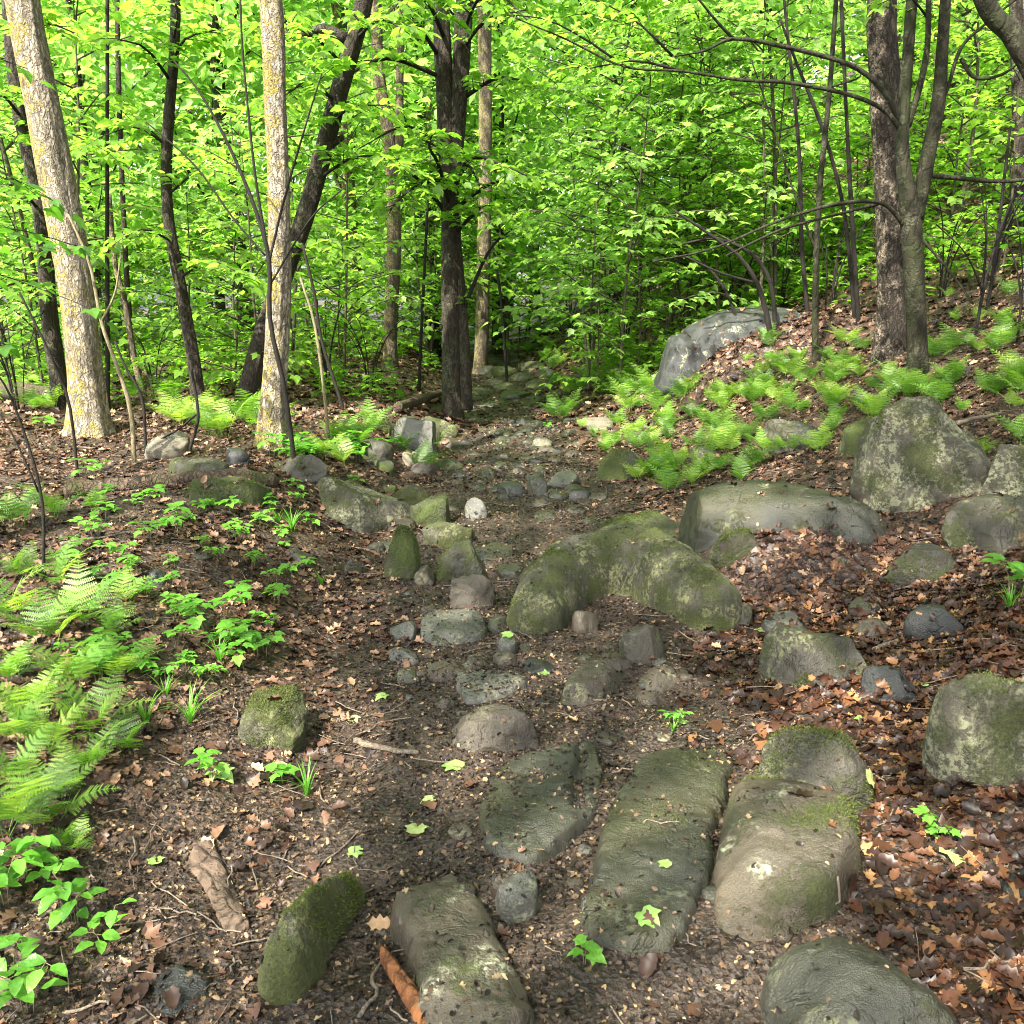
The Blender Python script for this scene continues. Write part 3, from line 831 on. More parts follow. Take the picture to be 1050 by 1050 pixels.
# pebbles pressed into the tread of the trail
pebs = []
for i in range(90):
    q = np.random.default_rng(500 + i)
    px, py = q.uniform(390, 800), 480 + 480 * q.random() ** 1.2
    p = at(px, py)
    if tmask(p[0], p[1]) < .7: continue
    s_ = q.uniform(.02, .045)
    v, f = ico(3)
    v = v / (np.abs(v) ** 2.8).sum(1, keepdims=True) ** (1 / 2.8)
    v = v * (1 + .12 * fbm(v[:, 0] * 2 + i, v[:, 1] * 2, v[:, 2] * 2, 2))[:, None] * np.array([1, q.uniform(.6, 1), q.uniform(.3, .55)]) * s_
    an = q.uniform(0, 6.3)
    v = np.c_[v[:, 0] * math.cos(an) - v[:, 1] * math.sin(an), v[:, 0] * math.sin(an) + v[:, 1] * math.cos(an), v[:, 2]]
    mb = MB(); mb.add(v, f)
    p = np.array([p[0], p[1], terr(p[0], p[1])])
    o = obj('pebble', mb, M[q.choice(['wet', 'brown', 'grey', 'brown'])], None, p)
    tag(o, 'small pebble pressed into the muddy tread of the trail', 'pebble', 'pebbles on the trail')
    ROCKS.append((v + p, f))

# ------------------------------------------------------------------ raised moss on the mossy rocks
M['moss'] = mat_leaf('moss_cushion', (.030, .042, .005), (.055, .075, .009), (.10, .125, .02), .2, (1.6, 1.7, .8), rough=.9)
TUFT = (np.array([(-.16, 0, 0), (.16, 0, 0), (.05, 1, .1), (-.05, 1, .1)], float), E3, np.array([(0, 1, 2, 3)]))
def add_moss(words, n, thr, size=(.006, .013), nzmin=.0, freq=6.0):
    o = [o for o in COL.objects if words in o.get('label', '')][0]
    me = o.data
    v = np.zeros(len(me.vertices) * 3); me.vertices.foreach_get('co', v); v = v.reshape(-1, 3)
    nr = np.zeros(len(me.vertices) * 3); me.vertices.foreach_get('normal', nr); nr = nr.reshape(-1, 3)
    q = np.random.default_rng(len(words))
    g = terr(v[:, 0] + o.location.x, v[:, 1] + o.location.y, False) - o.location.z
    msk = fbm(v[:, 0] * freq + len(words), v[:, 1] * freq, v[:, 2] * freq, 4) + .25 * nr[:, 2]
    idx = np.nonzero((msk > thr) & (nr[:, 2] > nzmin) & (v[:, 2] > g - .01))[0]
    if not len(idx): return
    pk = idx[q.integers(0, len(idx), n)]
    sp = .012
    P = v[pk] + q.normal(0, sp, (n, 3)) ; P -= nr[pk] * ((P - v[pk]) * nr[pk]).sum(1)[:, None]
    D = norm(nr[pk] + q.normal(0, .55, (n, 3)))
    N = norm(q.normal(size=(n, 3)))
    mb = MB(); scatter(mb, TUFT, P - nr[pk] * .002, D, N, q.uniform(*size, n) * (.5 + np.clip(msk[pk] - thr, 0, .5)))
    obj('moss', mb, M['moss'], o)
for a in [('bent mossy boulder', 16000, .12, (.005, .012), -.1, 5), ('steep wedge stone', 7000, .02, (.005, .011), -.2, 6), ('rounded mossy hump', 6000, .1), ('broad tan boulder', 5000, .38, (.005, .011), -.3, 5), ('low mossy rock directly behind', 6000, -.1), ('upright mossy stone at the foot', 3500, -.1, (.005, .011), -.3),
          ('round mossy rock alone', 5000, .2), ('long flat mossy rock', 5000, 0), ('big peaked boulder', 8000, .3, (.006, .012), -.3, 4), ('large rounded boulder', 8000, .25, (.006, .012), -.3, 4), ('pyramid shaped', 3000, .3), ('moss covered rock at the right', 3500, -.1), ('mossy rock tucked', 3500, -.1), ('long dark wet slab', 3500, .5, (.004, .009)), ('finger shaped', 3000, .1), ('mossy lump under', 3000, -.1), ('dark slanting rock', 3500, .35), ('rounded olive stone', 2500, .25)]:
    add_moss(*a)

# ------------------------------------------------------------------ ground and trail: one sheet, cut along the trail's edge
def build_ground():
    nx, ny = 460, 560
    u = np.linspace(-1, 1, nx)
    bx = math.asinh(95)
    xs = .2 + np.sinh(bx * u)
    t = np.linspace(-1, 1, ny)
    k = math.asinh(110)
    ys = 3.0 + np.where(t < 0, .22, 1) * np.sinh(k * t)
    X, Y = np.meshgrid(xs, ys)
    Z = terr(X.ravel(), Y.ravel())
    tm = tmask(X.ravel(), Y.ravel())
    v = np.c_[X.ravel(), Y.ravel(), Z]
    i, j = np.meshgrid(np.arange(ny - 1), np.arange(nx - 1), indexing='ij')
    a = (i * nx + j).ravel()
    f = np.stack([a, a + 1, a + nx + 1, a + nx], 1)
    isn = (tm[f].mean(1) > .5) & (v[f][:, :, 1].mean(1) < 30)
    for name, sel in (('ground', ~isn), ('trail', isn)):
        ff = f[sel]
        us = np.unique(ff)
        mp = np.full(len(v), -1); mp[us] = np.arange(len(us))
        mb = MB(); mb.add(v[us], None, mp[ff])
        o = obj(name, mb, M['ground'])
        at_ = o.data.attributes.new('trail', 'FLOAT', 'POINT')
        at_.data.foreach_set('value', tm[us].astype(np.float32))
        tag(o, 'leafy forest floor rising to a slope on the right' if name == 'ground' else 'muddy rock strewn foot trail leading into the woods', name, None, 'structure')
build_ground()

# ------------------------------------------------------------------ dead leaves and crumbs
rv_, rf_, nn = [], [], 0
for v, f in ROCKS:
    rv_.append(v); rf_.append(f + nn); nn += len(v)
BVH = BVHTree.FromPolygons(np.concatenate(rv_).tolist(), np.concatenate(rf_).tolist())

def drop(x, y, keep_on_rock):
    """heights for litter lying on the ground, or (rarely) on a rock"""
    z = terr(x, y)
    ok = np.ones(len(x), bool)
    N = np.zeros((len(x), 3)); N[:, 2] = 1
    e = .03
    zx = (terr(x + e, y) - terr(x - e, y)) / (2 * e); zy = (terr(x, y + e) - terr(x, y - e)) / (2 * e)
    N = norm(np.c_[-zx, -zy, np.ones(len(x))])
    rr = rng.random(len(x))
    for i in range(len(x)):
        h = BVH.ray_cast(Vector((x[i], y[i], 9)), Vector((0, 0, -1)), 12)
        if h[0] is not None and h[0].z > z[i] - .002:
            d = h[0].z - z[i]
            if rr[i] < (.5 if d < .03 else .18 if d < .055 else keep_on_rock) and h[1].z > .35:
                z[i] = h[0].z; N[i] = h[1]
            else:
                ok[i] = False
    return z, N, ok

def wedge(n, y0, y1, p=1.0, half=.66):
    u = rng.random(n)
    y = (y0 ** p + (y1 ** p - y0 ** p) * u) ** (1 / p)
    x = rng.uniform(-1, 1, n) * (y * half + .65)
    return x, y

DEAD = [leaf_dead(1.0, .3, .12, 1), leaf_dead(-.9, -.5, .22, 2), leaf_dead(.5, .9, .3, 3), leaf_dead(-1.5, .2, .05, 4), leaf_dead(.2, -.4, .35, 5)]
_m = leaf_maple(.05); _v = _m[0].copy(); _v[:, 1] -= .45; _v[:, 2] = .06 * np.sin(_v[:, 0] * 7) * np.cos(_v[:, 1] * 5)
_v2 = _v * np.array([.8, 1, -1.3])
DEAD += [(_v, _m[1], E4), (_v2, _m[1], E4)]

def litter(name, mat, x, y, smin, smax, label, keep=.03, tilt=.24, lift=.004):
    z, N, ok = drop(x, y, keep)
    x, y, z, N = x[ok], y[ok], z[ok], N[ok]
    n = len(x)
    s = smin + (smax - smin) * rng.random(n) ** 1.6
    P = np.c_[x, y, z + lift + s * .06 * rng.random(n)]
    N = norm(N + rng.normal(0, tilt, (n, 3)))
    an = rng.uniform(0, 2 * math.pi, n)
    D = np.c_[np.cos(an), np.sin(an), rng.normal(0, .15, n)]
    D = norm(D - N * (D * N).sum(1)[:, None])
    mb = MB()
    w_ = rng.choice(len(DEAD), n, p=[.18, .18, .18, .18, .18, .05, .05])
    for k, T in enumerate(DEAD):
        q = w_ == k
        scatter(mb, T, P[q], D[q], N[q], s[q])
    o = obj(name, mb, M[mat])
    return tag(o, label, 'leaf litter', None, 'stuff')

# banks, near and far
x, y = wedge(82000, 1.3, 9, 1.5)
k = rng.random(len(x)) < (1 - tmask(x, y)) * (.38 + .62 * (fbm(x * 1.7, y * 1.7, 2.2, 3) > -.1)) + .03
k &= ~((x > .55) & (y < 3.6))
k &= ~((x < -.4) & (x > -1.25) & (y < 3.3) & (rng.random(len(x)) < .72))
litter('leaf_litter', 'litter', x[k], y[k], .02, .066, 'brown dead leaves covering both banks of the trail')
x, y = wedge(80000, 1.2, 4.6, 1.6)
k = (x > .66 + .25 * fbm(y * 1.5, x, 9.9, 2)) & (rng.random(len(x)) < (1 - .96 * tmask(x, y)) * (.55 + .45 * (fbm(x * 2, y * 2, 4.4, 3) > -.15)) * (1 - .6 * sstep(3.4, 4.4, y)))
litter('red_leaf_litter', 'litter_red', x[k], y[k], .018, .07, 'wet red brown dead leaves at the lower right of the trail')
x, y = wedge(52000, 8.5, 26, 1.3)
k = rng.random(len(x)) < (1 - tmask(x, y)) * .95 + .04
litter('far_leaf_litter', 'litter', x[k], y[k], .05, .13, 'brown dead leaves on the far slopes under the trees')
x, y = wedge(310000, 1.15, 8.5, 1.15, .6)
b_ = (x < -.4) & (x > -1.3) & (y < 3.4)
k = rng.random(len(x)) < .25 + .75 * np.maximum(tmask(x, y), .8 * b_) * (.45 + .55 * (fbm(x * 2.5, y * 2.5, 7.7, 3) > -.25))
litter('leaf_crumbs', 'crumb', x[k], y[k], .006, .024, 'fine crumbs of dead leaf trodden into the trail', .05, .5, .001)

m_ = MOUNDS[1]
litter('outcrop_leaf_litter', 'litter', m_[0] + rng.normal(0, .55, 2600), m_[1] + rng.normal(0, .4, 2600), .04, .10, 'dead leaves heaped against the grey outcrop')
x, y = wedge(60000, 7.5, 19, 1.2, .3)
k = rng.random(len(x)) < tmask(x, y) * .9
litter('far_leaf_crumbs', 'crumb', x[k], y[k], .015, .05, 'leaf crumbs and debris on the far stretch of the trail', .05, .5, .002)
x, y = wedge(2600, 1.3, 11, 1.3)
k = rng.random(len(x)) < 1 - .6 * tmask(x, y)
x, y = x[k], y[k]
z, N, ok = drop(x, y, .1)
mb = MB()
for i in np.nonzero(ok)[0]:
    a_ = rng.uniform(0, 6.28); l_ = rng.uniform(.03, .16); dv = np.array([math.cos(a_), math.sin(a_)]) * l_ / 2
    t_ = np.linspace(-1, 1, 5)
    xx = x[i] + dv[0] * t_ + rng.normal(0, .004, 5); yy = y[i] + dv[1] * t_ + rng.normal(0, .004, 5)
    tube(mb, np.c_[xx, yy, np.interp(t_, [-1, 1], [terr(xx[0], yy[0]), terr(xx[-1], yy[-1])]) + .006 + rng.random() * .006], rng.uniform(.0012, .0032), 4, cap=False)
tag(obj('twig_litter', mb, M['stick']), 'small broken twigs scattered through the dead leaves', 'twigs', None, 'stuff')
print('ROCKS', len(ROCKS))
#@@PLANTS@@
# ------------------------------------------------------------------ trees
def unit(a): return a / max(np.linalg.norm(a), 1e-9)

GAPS = []            # (point a, point b, radius): places the sun reaches through holes in the leaf roof
def seg_gap(a, b, r): GAPS.append((np.array(a, float), np.array(b, float), r))

def sun_filter(P):
    """False for leaves that would stand between the sun and a sunlit spot"""
    ok = np.ones(len(P), bool)
    e1 = unit(np.cross(SUNV, [0, 0, 1])); e2 = np.cross(SUNV, e1)
    for a, b, r in GAPS:
        A = np.array([a @ e1, a @ e2]); Bb = np.array([b @ e1, b @ e2])
        Q = np.c_[P @ e1, P @ e2]
        e = Bb - A
        t = np.clip((Q - A) @ e / max(e @ e, 1e-9), 0, 1)
        d = np.sqrt(((Q - A - t[:, None] * e) ** 2).sum(1))
        hid = (d < r) & ((P - a) @ SUNV > .3)
        ok &= ~hid
    return ok

def spray(tw, LV, path, rad, q, tlen=.45, step=.16, lstep=.075, start=.2, lsize=(.075, .12), droop=.25, flat=1.0, two=True, seg=5, lmul=1.0):
    """a branch along path: bark tube, alternating twigs, leaves in pairs. LV collects (P, D, N, s)"""
    path = np.asarray(path, float)
    L = np.linalg.norm(np.diff(path, axis=0), axis=1).sum()
    n = max(6, int(L / .12))
    P = spline(path, n)
    tube(tw, P, np.linspace(rad, max(.002, rad * .25), n), seg)
    T = norm(np.gradient(P, axis=0))
    k = max(2, int(L * (1 - start) / step))
    for i in range(k + 1):
        t = start + (1 - start) * (i + q.uniform(-.3, .3)) / k
        t = min(max(t, 0), 1)
        a = P[int(t * (n - 1))]; d = T[int(t * (n - 1))]
        side = (1 if i % 2 else -1)
        hz = unit(np.array([-d[1], d[0], 0]) + 1e-6) * side
        dd = unit(d * q.uniform(.5, 1.1) + hz * q.uniform(.6, 1.1) + np.array([0, 0, q.normal(.05, .18) * flat]))
        l = tlen * q.uniform(.5, 1.15) * (1 - .45 * t)
        if i == k: dd, l = d, tlen * .5
        m = 4
        tt = np.linspace(0, 1, m)[:, None]
        C = a + dd * l * tt + np.array([0, 0, -droop * l]) * tt ** 2
        tube(tw, C, np.linspace(max(.0022, rad * .3), .0012, m), 3, cap=False)
        nl = max(1, int(l / lstep * lmul))
        for j in range(nl):
            u = (j + 1) / nl
            c = a + dd * l * u + np.array([0, 0, -droop * l * u * u])
            for s in ((1, -1) if two and j < nl - 1 else (0,)):
                h2 = unit(np.array([-dd[1], dd[0], 0]) + 1e-6) * s
                ld = unit(dd * (.55 if s else 1) + h2 * .9 + np.array([0, 0, q.normal(-.30, .22)]))
                LV.append((c + ld * .02, ld, unit(np.array([q.normal(0, .33), q.normal(0, .33), 1])), q.uniform(*lsize)))

def leaves(LV, tmpl, flt=False):
    mb = MB()
    if not LV: return None
    P, D, N, s = [np.array(a) for a in zip(*LV)]
    if flt:
        ok = sun_filter(P); P, D, N, s = P[ok], D[ok], N[ok], s[ok]
    if len(P) == 0: return None
    scatter(mb, tmpl, P, D, N, s)
    return mb

def crown(c, r, n, size, q, flt=True, tmpl=SIMPLE, clus=.75):
    """leaf layers spread through an ellipsoid"""
    LV = []
    k = max(6, n // 45)
    ctr = []
    for i in range(k):
        u = unit(q.normal(size=3)) * q.random() ** .4
        ctr.append(np.array(c) + u * np.array(r))
    ctr = np.array(ctr)
    P = ctr[q.integers(0, k, n)] + q.normal(size=(n, 3)) * np.array([clus, clus, clus * .28]) * .6
    D = q.normal(size=(n, 3)); D[:, 2] = D[:, 2] * .4 - .3
    N = q.normal(size=(n, 3)) * .45; N[:, 2] += 1
    s = q.uniform(size * .7, size * 1.25, n)
    if flt:
        ok = sun_filter(P); P, D, N, s = P[ok], D[ok], N[ok], s[ok]
    mb = MB()
    scatter(mb, tmpl, P, D, N, s)
    return mb, ctr

def pixpath(pts, base=None, y=None, dy=0.0):
    """a limb through pixels of the photograph, standing at distance y ahead"""
    out, rad = [], []
    for i, (px, py, wd) in enumerate(pts):
        yy = y + dy * i
        p = pt(px, py, yy)
        out.append(p); rad.append(wd / 2 / F * ((p - CAMP) @ FW))
    return np.array(out), np.array(rad)

TREES = {}
DS = dict(tlen=.62, step=.11, lstep=.07, lsize=(.09, .14))
def tree(label, pts, mat, zt=9.0, crown_n=2200, crown_r=(2.6, 2.6, 2.2), crown_d=(0, 0, 0), name='forest_tree', limbs=(), sprays=(), rough=.10, flare=.5, seg=28, group=None, lsize=.15, leafmat='canopy', y=None, seed=1, cat='tree', crown_z=None):
    q = np.random.default_rng(seed * 31)
    P0 = at(pts[0][0], pts[0][1])
    if y is None: y = P0[1]
    else: P0 = pt(pts[0][0], pts[0][1], y); P0[2] = float(terr(P0[0], P0[1], False))
    pa, ra = pixpath(pts, y=y)
    pa[0] = P0
    d = unit(pa[-1] - pa[-2]); d = unit(d + np.array([0, 0, .6]))
    ext = []
    if zt > pa[-1][2] + .5:
        h = zt - pa[-1][2]
        for t in (.35, .7, 1.0):
            ext.append((pa[-1] + d * h * t + np.array([q.normal(0, .06), q.normal(0, .06), 0]), ra[-1] * (1 - .6 * t)))
    PP = np.vstack([[P0 - np.array([0, 0, .25])], pa] + [[e[0]] for e in ext])
    RR = np.r_[ra[0], ra, [e[1] for e in ext]]
    n = int(max(16, np.linalg.norm(np.diff(PP, axis=0), axis=1).sum() / (.05 if RR[0] > .05 else .12)))
    PS = spline(np.c_[PP, RR], n)
    root = empty(name, P0)
    tag(root, label, cat, group)
    mb = MB()
    big = RR[0] > .05
    tube(mb, PS[:, :3], np.maximum(PS[:, 3], .003), seg if big else 8, rough if big else .05, 9, flare if big else 0, seed)
    tr = obj('trunk', mb.mesh('trunk', True, P0), M[mat], root)
    for lp in limbs:
        a, r = pixpath(lp[0], y=y, dy=lp[1] if len(lp) > 1 else 0)
        m = max(8, int(np.linalg.norm(np.diff(a, axis=0), axis=1).sum() / .05))
        s = spline(np.c_[a, r], m)
        b = MB(); tube(b, s[:, :3], np.maximum(s[:, 3], .002), 14 if r[0] > .03 else 7, .08, 7, 0, seed + 3)
        obj('branch', b.mesh('branch', True, P0), M[mat], tr)
    LV = []
    for sp in sprays:
        a, r = pixpath(sp[0], y=y, dy=sp[1])
        b = MB()
        spray(b, LV, a, r[0], q, **(sp[2] if len(sp) > 2 else {}))
        obj('branch', b.mesh('branch', True, P0), M['bark_thin'], tr)
    if LV:
        mb = leaves(LV, MAPLE)
        if mb: obj('foliage', mb.mesh('foliage', True, P0), M['maple'], root)
    if crown_n:
        top = PP[-1]
        c = top + np.array(crown_d) - np.array([0, 0, crown_r[2] * .3])
        if crown_z: c[2] = crown_z
        cm, ctr = crown(c, crown_r, crown_n, lsize, q)
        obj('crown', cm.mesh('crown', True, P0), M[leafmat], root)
        b = MB()
        for i in range(min(9, len(ctr))):
            t0 = PS[int(n * q.uniform(.72, .98))][:3]
            mid = (t0 + ctr[i]) / 2 + np.array([0, 0, .3])
            tube(b, spline([t0, mid, ctr[i]], 9), np.linspace(max(.012, RR[-1]), .006, 9), 6)
        obj('branch', b.mesh('branch', True, P0), M[mat], tr)
    TREES[label] = (PS, P0)
    return root

# sunlit spots first, so that every crown leaves its gap
def gap_px(pts, r, y=None):
    P0 = at(*pts[0])
    yy = y or P0[1]
    Q = [P0] + [pt(px, py, yy) for px, py in pts[1:]]
    for a, b in zip(Q, Q[1:]): seg_gap(a, b, r)
gap_px([(95, 442), (60, 200), (22, 0)], .55)
gap_px([(280, 455), (285, 230), (278, 0)], .5)
for px, py, r in [(20, 640, .40), (70, 720, .28), (15, 790, .30), (60, 930, .30), (230, 440, .5), (150, 455, .5), (330, 450, .5), (470, 480, .30), (500, 460, .35), (430, 480, .35), (610, 432, .35),
                  (540, 500, .2), (470, 630, .12), (290, 900, .16), (500, 1010, .16), (90, 480, .2), (680, 440, .4), (250, 860, .12), (945, 440, .2), (600, 575, .15), (950, 880, .12), (800, 870, .12), (650, 370, .6), (720, 430, .4)]:
    p = at(px, py); seg_gap(p, p + np.array([0, 0, .05]), r)

for i in range(66):
    q = np.random.default_rng(60 + i)
    p = at(q.uniform(20, 340) if i % 3 else q.uniform(380, 860), q.uniform(450, 1000))
    seg_gap(p, p + np.array([q.normal(0, .15), q.normal(0, .15), .02]), q.uniform(.08, .24))
tree('big sunlit trunk with yellow lichen at the far left', [(93, 447, 38), (87, 380, 34), (74, 270, 33), (52, 150, 33), (36, 70, 33), (22, -10, 32)], 'bark_sun', 10, 1700, (2.2, 2.2, 1.8), (-.5, 1.5, 0), seed=1, rough=.10, flare=.8, seg=48)
tree('straight pale sunlit trunk with a dark trunk leaning behind it', [(280, 457, 27), (281, 400, 25), (286, 290, 24), (286, 200, 23), (282, 100, 23), (277, -10, 22)], 'bark_sun', 10, 1500, (2.2, 2.2, 1.8), (.3, 1.5, 0), seed=2, rough=.10, flare=.8, seg=44)
tree('dark trunk leaning right behind the straight pale trunk', [(252, 418, 20), (268, 350, 19), (292, 280, 18), (318, 205, 19), (345, 105, 18), (376, -10, 17)], 'bark_dark', 9.5, 1200, (2.2, 2, 1.6), seed=3, sprays=[([(325, 185, 4), (355, 165, 3), (385, 160, 2.5), (420, 172, 2)], -.25, DS), ([(338, 130, 4), (360, 110, 3), (395, 108, 2)], -.3, DS), ([(345, 105, 4), (320, 85, 3), (300, 92, 2), (280, 110, 2)], -.45, DS), ([(365, 40, 4), (390, 20, 3), (420, 35, 2)], -.4, DS), ([(300, 262, 4), (330, 245, 3), (360, 255, 2)], -.3, DS), ([(355, 70, 4), (325, 40, 3), (290, 25, 2), (250, 30, 2)], -.5, DS)], limbs=[([(325, 170, 14), (335, 152, 10), (352, 140, 5)],), ([(356, 40, 12), (330, 30, 10), (300, 38, 7), (285, 20, 5)],)])
tree('slender dark trunk curving between the two sunlit trunks', [(203, 425, 13), (200, 380, 13), (186, 300, 12), (172, 220, 11), (171, 150, 11), (178, 60, 10), (180, -10, 10)], 'bark_dark', 8, 900, (1.8, 1.8, 1.4), seed=4, sprays=[([(175, 70, 4), (190, 40, 3), (225, 30, 2)], -.3, DS), ([(176, 85, 4), (150, 50, 3), (120, 40, 2)], -.3, DS), ([(172, 200, 3), (205, 175, 3), (240, 180, 2)], -.25, DS), ([(172, 150, 3), (140, 130, 3), (105, 140, 2)], -.2, DS), ([(180, 250, 3), (150, 235, 3), (125, 245, 2)], -.3, DS), ([(184, 285, 3), (215, 268, 3), (245, 280, 2)], -.2, DS), ([(178, 40, 3), (182, 10, 3), (170, -10, 2)], -.5, DS)], rough=.06)
tree('dark trunk in shade half hidden behind the far left sunlit trunk', [(62, 400, 17), (50, 320, 16), (42, 220, 15), (18, 100, 14), (8, -10, 14)], 'bark_dark', 9, 900, (2, 2, 1.6), seed=5, y=9.8, sprays=[([(40, 215, 4), (15, 190, 3), (-15, 200, 2)], -.5, DS), ([(30, 160, 4), (60, 135, 3), (100, 150, 2)], -.2, DS), ([(22, 120, 4), (0, 95, 3), (-20, 100, 2)], -.5, DS), ([(48, 300, 4), (20, 290, 3), (-10, 300, 2)], -.5, DS), ([(12, 50, 4), (45, 25, 3), (80, 35, 2)], -.2, DS)])
tree('dark double trunked tree standing where the trail bends', [(464, 427, 20), (463, 380, 19), (462, 300, 19), (462, 220, 20), (458, 130, 20), (453, 30, 17), (450, -10, 16)], 'bark_dark', 10, 1500, (2.3, 2.3, 1.8), (0, 1.5, 0), seed=6, rough=.06,
     limbs=[([(463, 200, 14), (468, 140, 18), (474, 50, 18), (477, -10, 17), (480, -80, 14)], .0), ([(478, 420, 15), (476, 360, 13), (473, 310, 12), (467, 240, 10)], .0)],
     sprays=[([(462, 225, 5), (430, 185, 4), (390, 160, 3), (345, 165, 2)], -.25, DS), ([(462, 205, 5), (478, 165, 4), (505, 165, 3), (540, 180, 2)], -.35, DS), ([(462, 215, 5), (450, 170, 4), (440, 150, 3), (445, 135, 2)], -.6, DS), ([(461, 190, 5), (445, 185, 4), (420, 195, 3), (400, 215, 2)], -.55, DS), ([(466, 240, 5), (490, 215, 4), (500, 210, 3)], -.5, DS),
             ([(456, 40, 5), (440, 5, 4), (420, -5, 3), (400, 12, 2)], -.7, DS), ([(476, 30, 5), (490, 0, 4), (510, -8, 3), (540, 20, 2)], -.7, DS), ([(455, 80, 5), (400, 60, 4), (360, 75, 3), (330, 95, 2)], -.4, DS), ([(476, 100, 5), (510, 80, 4), (545, 85, 3)], -.3, DS), ([(466, 215, 5), (500, 190, 4), (530, 182, 3)], -.3), ([(461, 170, 5), (420, 130, 4), (372, 150, 3)], -.35), ([(468, 200, 5), (440, 165, 4), (415, 175, 2)], -.5), ([(470, 330, 5), (500, 260, 4), (525, 235, 2)], -.2), ([(466, 190, 5), (480, 170, 4), (492, 190, 2)], -.5),
             ([(452, 60, 5), (420, 20, 4), (370, 15, 3)], -.5), ([(474, 50, 5), (500, 20, 4), (540, 10, 3)], -.5)])
tree('grey trunk with orange lichen beyond the double trunked tree, forking high', [(401, 412, 15), (400, 350, 14), (404, 260, 14), (399, 150, 14), (388, 70, 12), (385, -10, 11)], 'bark_grey', 11, 800, (2, 2, 1.6), seed=7, y=14, limbs=[([(404, 240, 9), (409, 160, 9), (410, 70, 8), (412, -20, 7)],)])
tree('far sunlit trunk just right of the double trunked tree', [(492, 385, 14), (495, 300, 13), (498, 150, 13), (497, 40, 13), (496, -10, 12)], 'bark_grey', 12, 700, (2, 2, 1.6), seed=8, y=17)
tree('thick rough barked trunk with a pale scar behind the forked tree', [(912, 362, 29), (914, 300, 27), (912, 200, 27), (908, 100, 28), (905, -10, 28)], 'bark_rough', 10, 1500, (2.6, 2.4, 1.8), (0, 1, 0), seed=9, rough=.12, seg=36)
tree('green mossy forked tree with long thin branches reaching left', [(941, 385, 20), (940, 340, 19), (937, 270, 20), (933, 215, 20), (926, 165, 14), (927, 110, 12), (931, 60, 11), (936, -10, 11)], 'bark_moss_shaded', 7, 700, (2, 2, 1.3), seed=10, rough=.05, flare=.35,
     limbs=[([(939, 225, 15), (950, 165, 15), (962, 105, 14), (966, 50, 12), (970, -10, 11), (974, -80, 9)],), ([(931, 130, 7), (944, 85, 7), (951, 45, 6), (952, -10, 6), (950, -60, 5)], -.02),
            ([(924, 126, 7), (905, 92, 6), (870, 66, 5), (800, 47, 4.5), (752, 40, 4), (722, 52, 2.5), (690, 58, 1.6)], -.03), ([(752, 40, 4), (735, 22, 3), (712, -6, 2)], -.1),
            ([(923, 132, 6), (905, 112, 5), (870, 97, 4.5), (810, 85, 4), (760, 82, 3.4), (700, 73, 2.8), (640, 68, 2.4), (580, 40, 1.8), (520, 15, 1.3)], -.05),
            ([(930, 235, 5), (905, 209, 4.5), (860, 209, 4), (800, 226, 3), (730, 255, 2.4), (670, 268, 1.6)], -.1), ([(900, 209, 4), (850, 222, 3), (800, 236, 3), (745, 262, 2)], -.15),
            ([(963, 108, 5), (972, 90, 4), (985, 50, 4), (1010, 25, 3), (1060, -15, 2.5)], -.02), ([(955, 180, 6), (985, 183, 5), (1030, 186, 4), (1080, 180, 3)], .05), ([(985, 60, 4), (1000, 80, 4), (1030, 75, 3), (1060, 50, 2)], -.05), ([(945, 245, 3), (975, 280, 2.5), (998, 312, 2)], -.1)],
     sprays=[([(700, 73, 3), (650, 62, 2.5), (600, 70, 2), (560, 60, 2)], -.1, dict(lsize=(.06, .09))), ([(640, 68, 3), (600, 40, 2.5), (560, 20, 2), (520, 15, 1.5)], -.15, dict(lsize=(.06, .09))), ([(690, 58, 3), (650, 20, 2.5), (600, -5, 2)], -.1, dict(lsize=(.06, .09))),
             ([(952, 20, 3), (930, -5, 2), (900, 5, 2)], -.2, dict(lsize=(.06, .09)))])
tree('dark trunk leaning across the top right corner', [(1095, 420, 22), (1090, 250, 21), (1072, 110, 20), (1040, 40, 19), (1004, -15, 18)], 'bark_moss_shaded', 7.5, 700, (2, 2, 1.3), seed=11, y=6.6, rough=.05)
tree('dark shaded trunk at the right edge behind the leafy slope', [(1046, 330, 14), (1043, 200, 13), (1045, 100, 13), (1042, -10, 12)], 'bark_dark', 9, 500, (2, 2, 1.5), seed=12, y=10.5)
tree('mossy thin pale trunk between the forked tree and the thin stems', [(900, 268, 16), (902, 200, 15), (905, 100, 15), (908, -10, 14)], 'bark_grey', 10, 500, (2, 2, 1.5), seed=13, y=13)

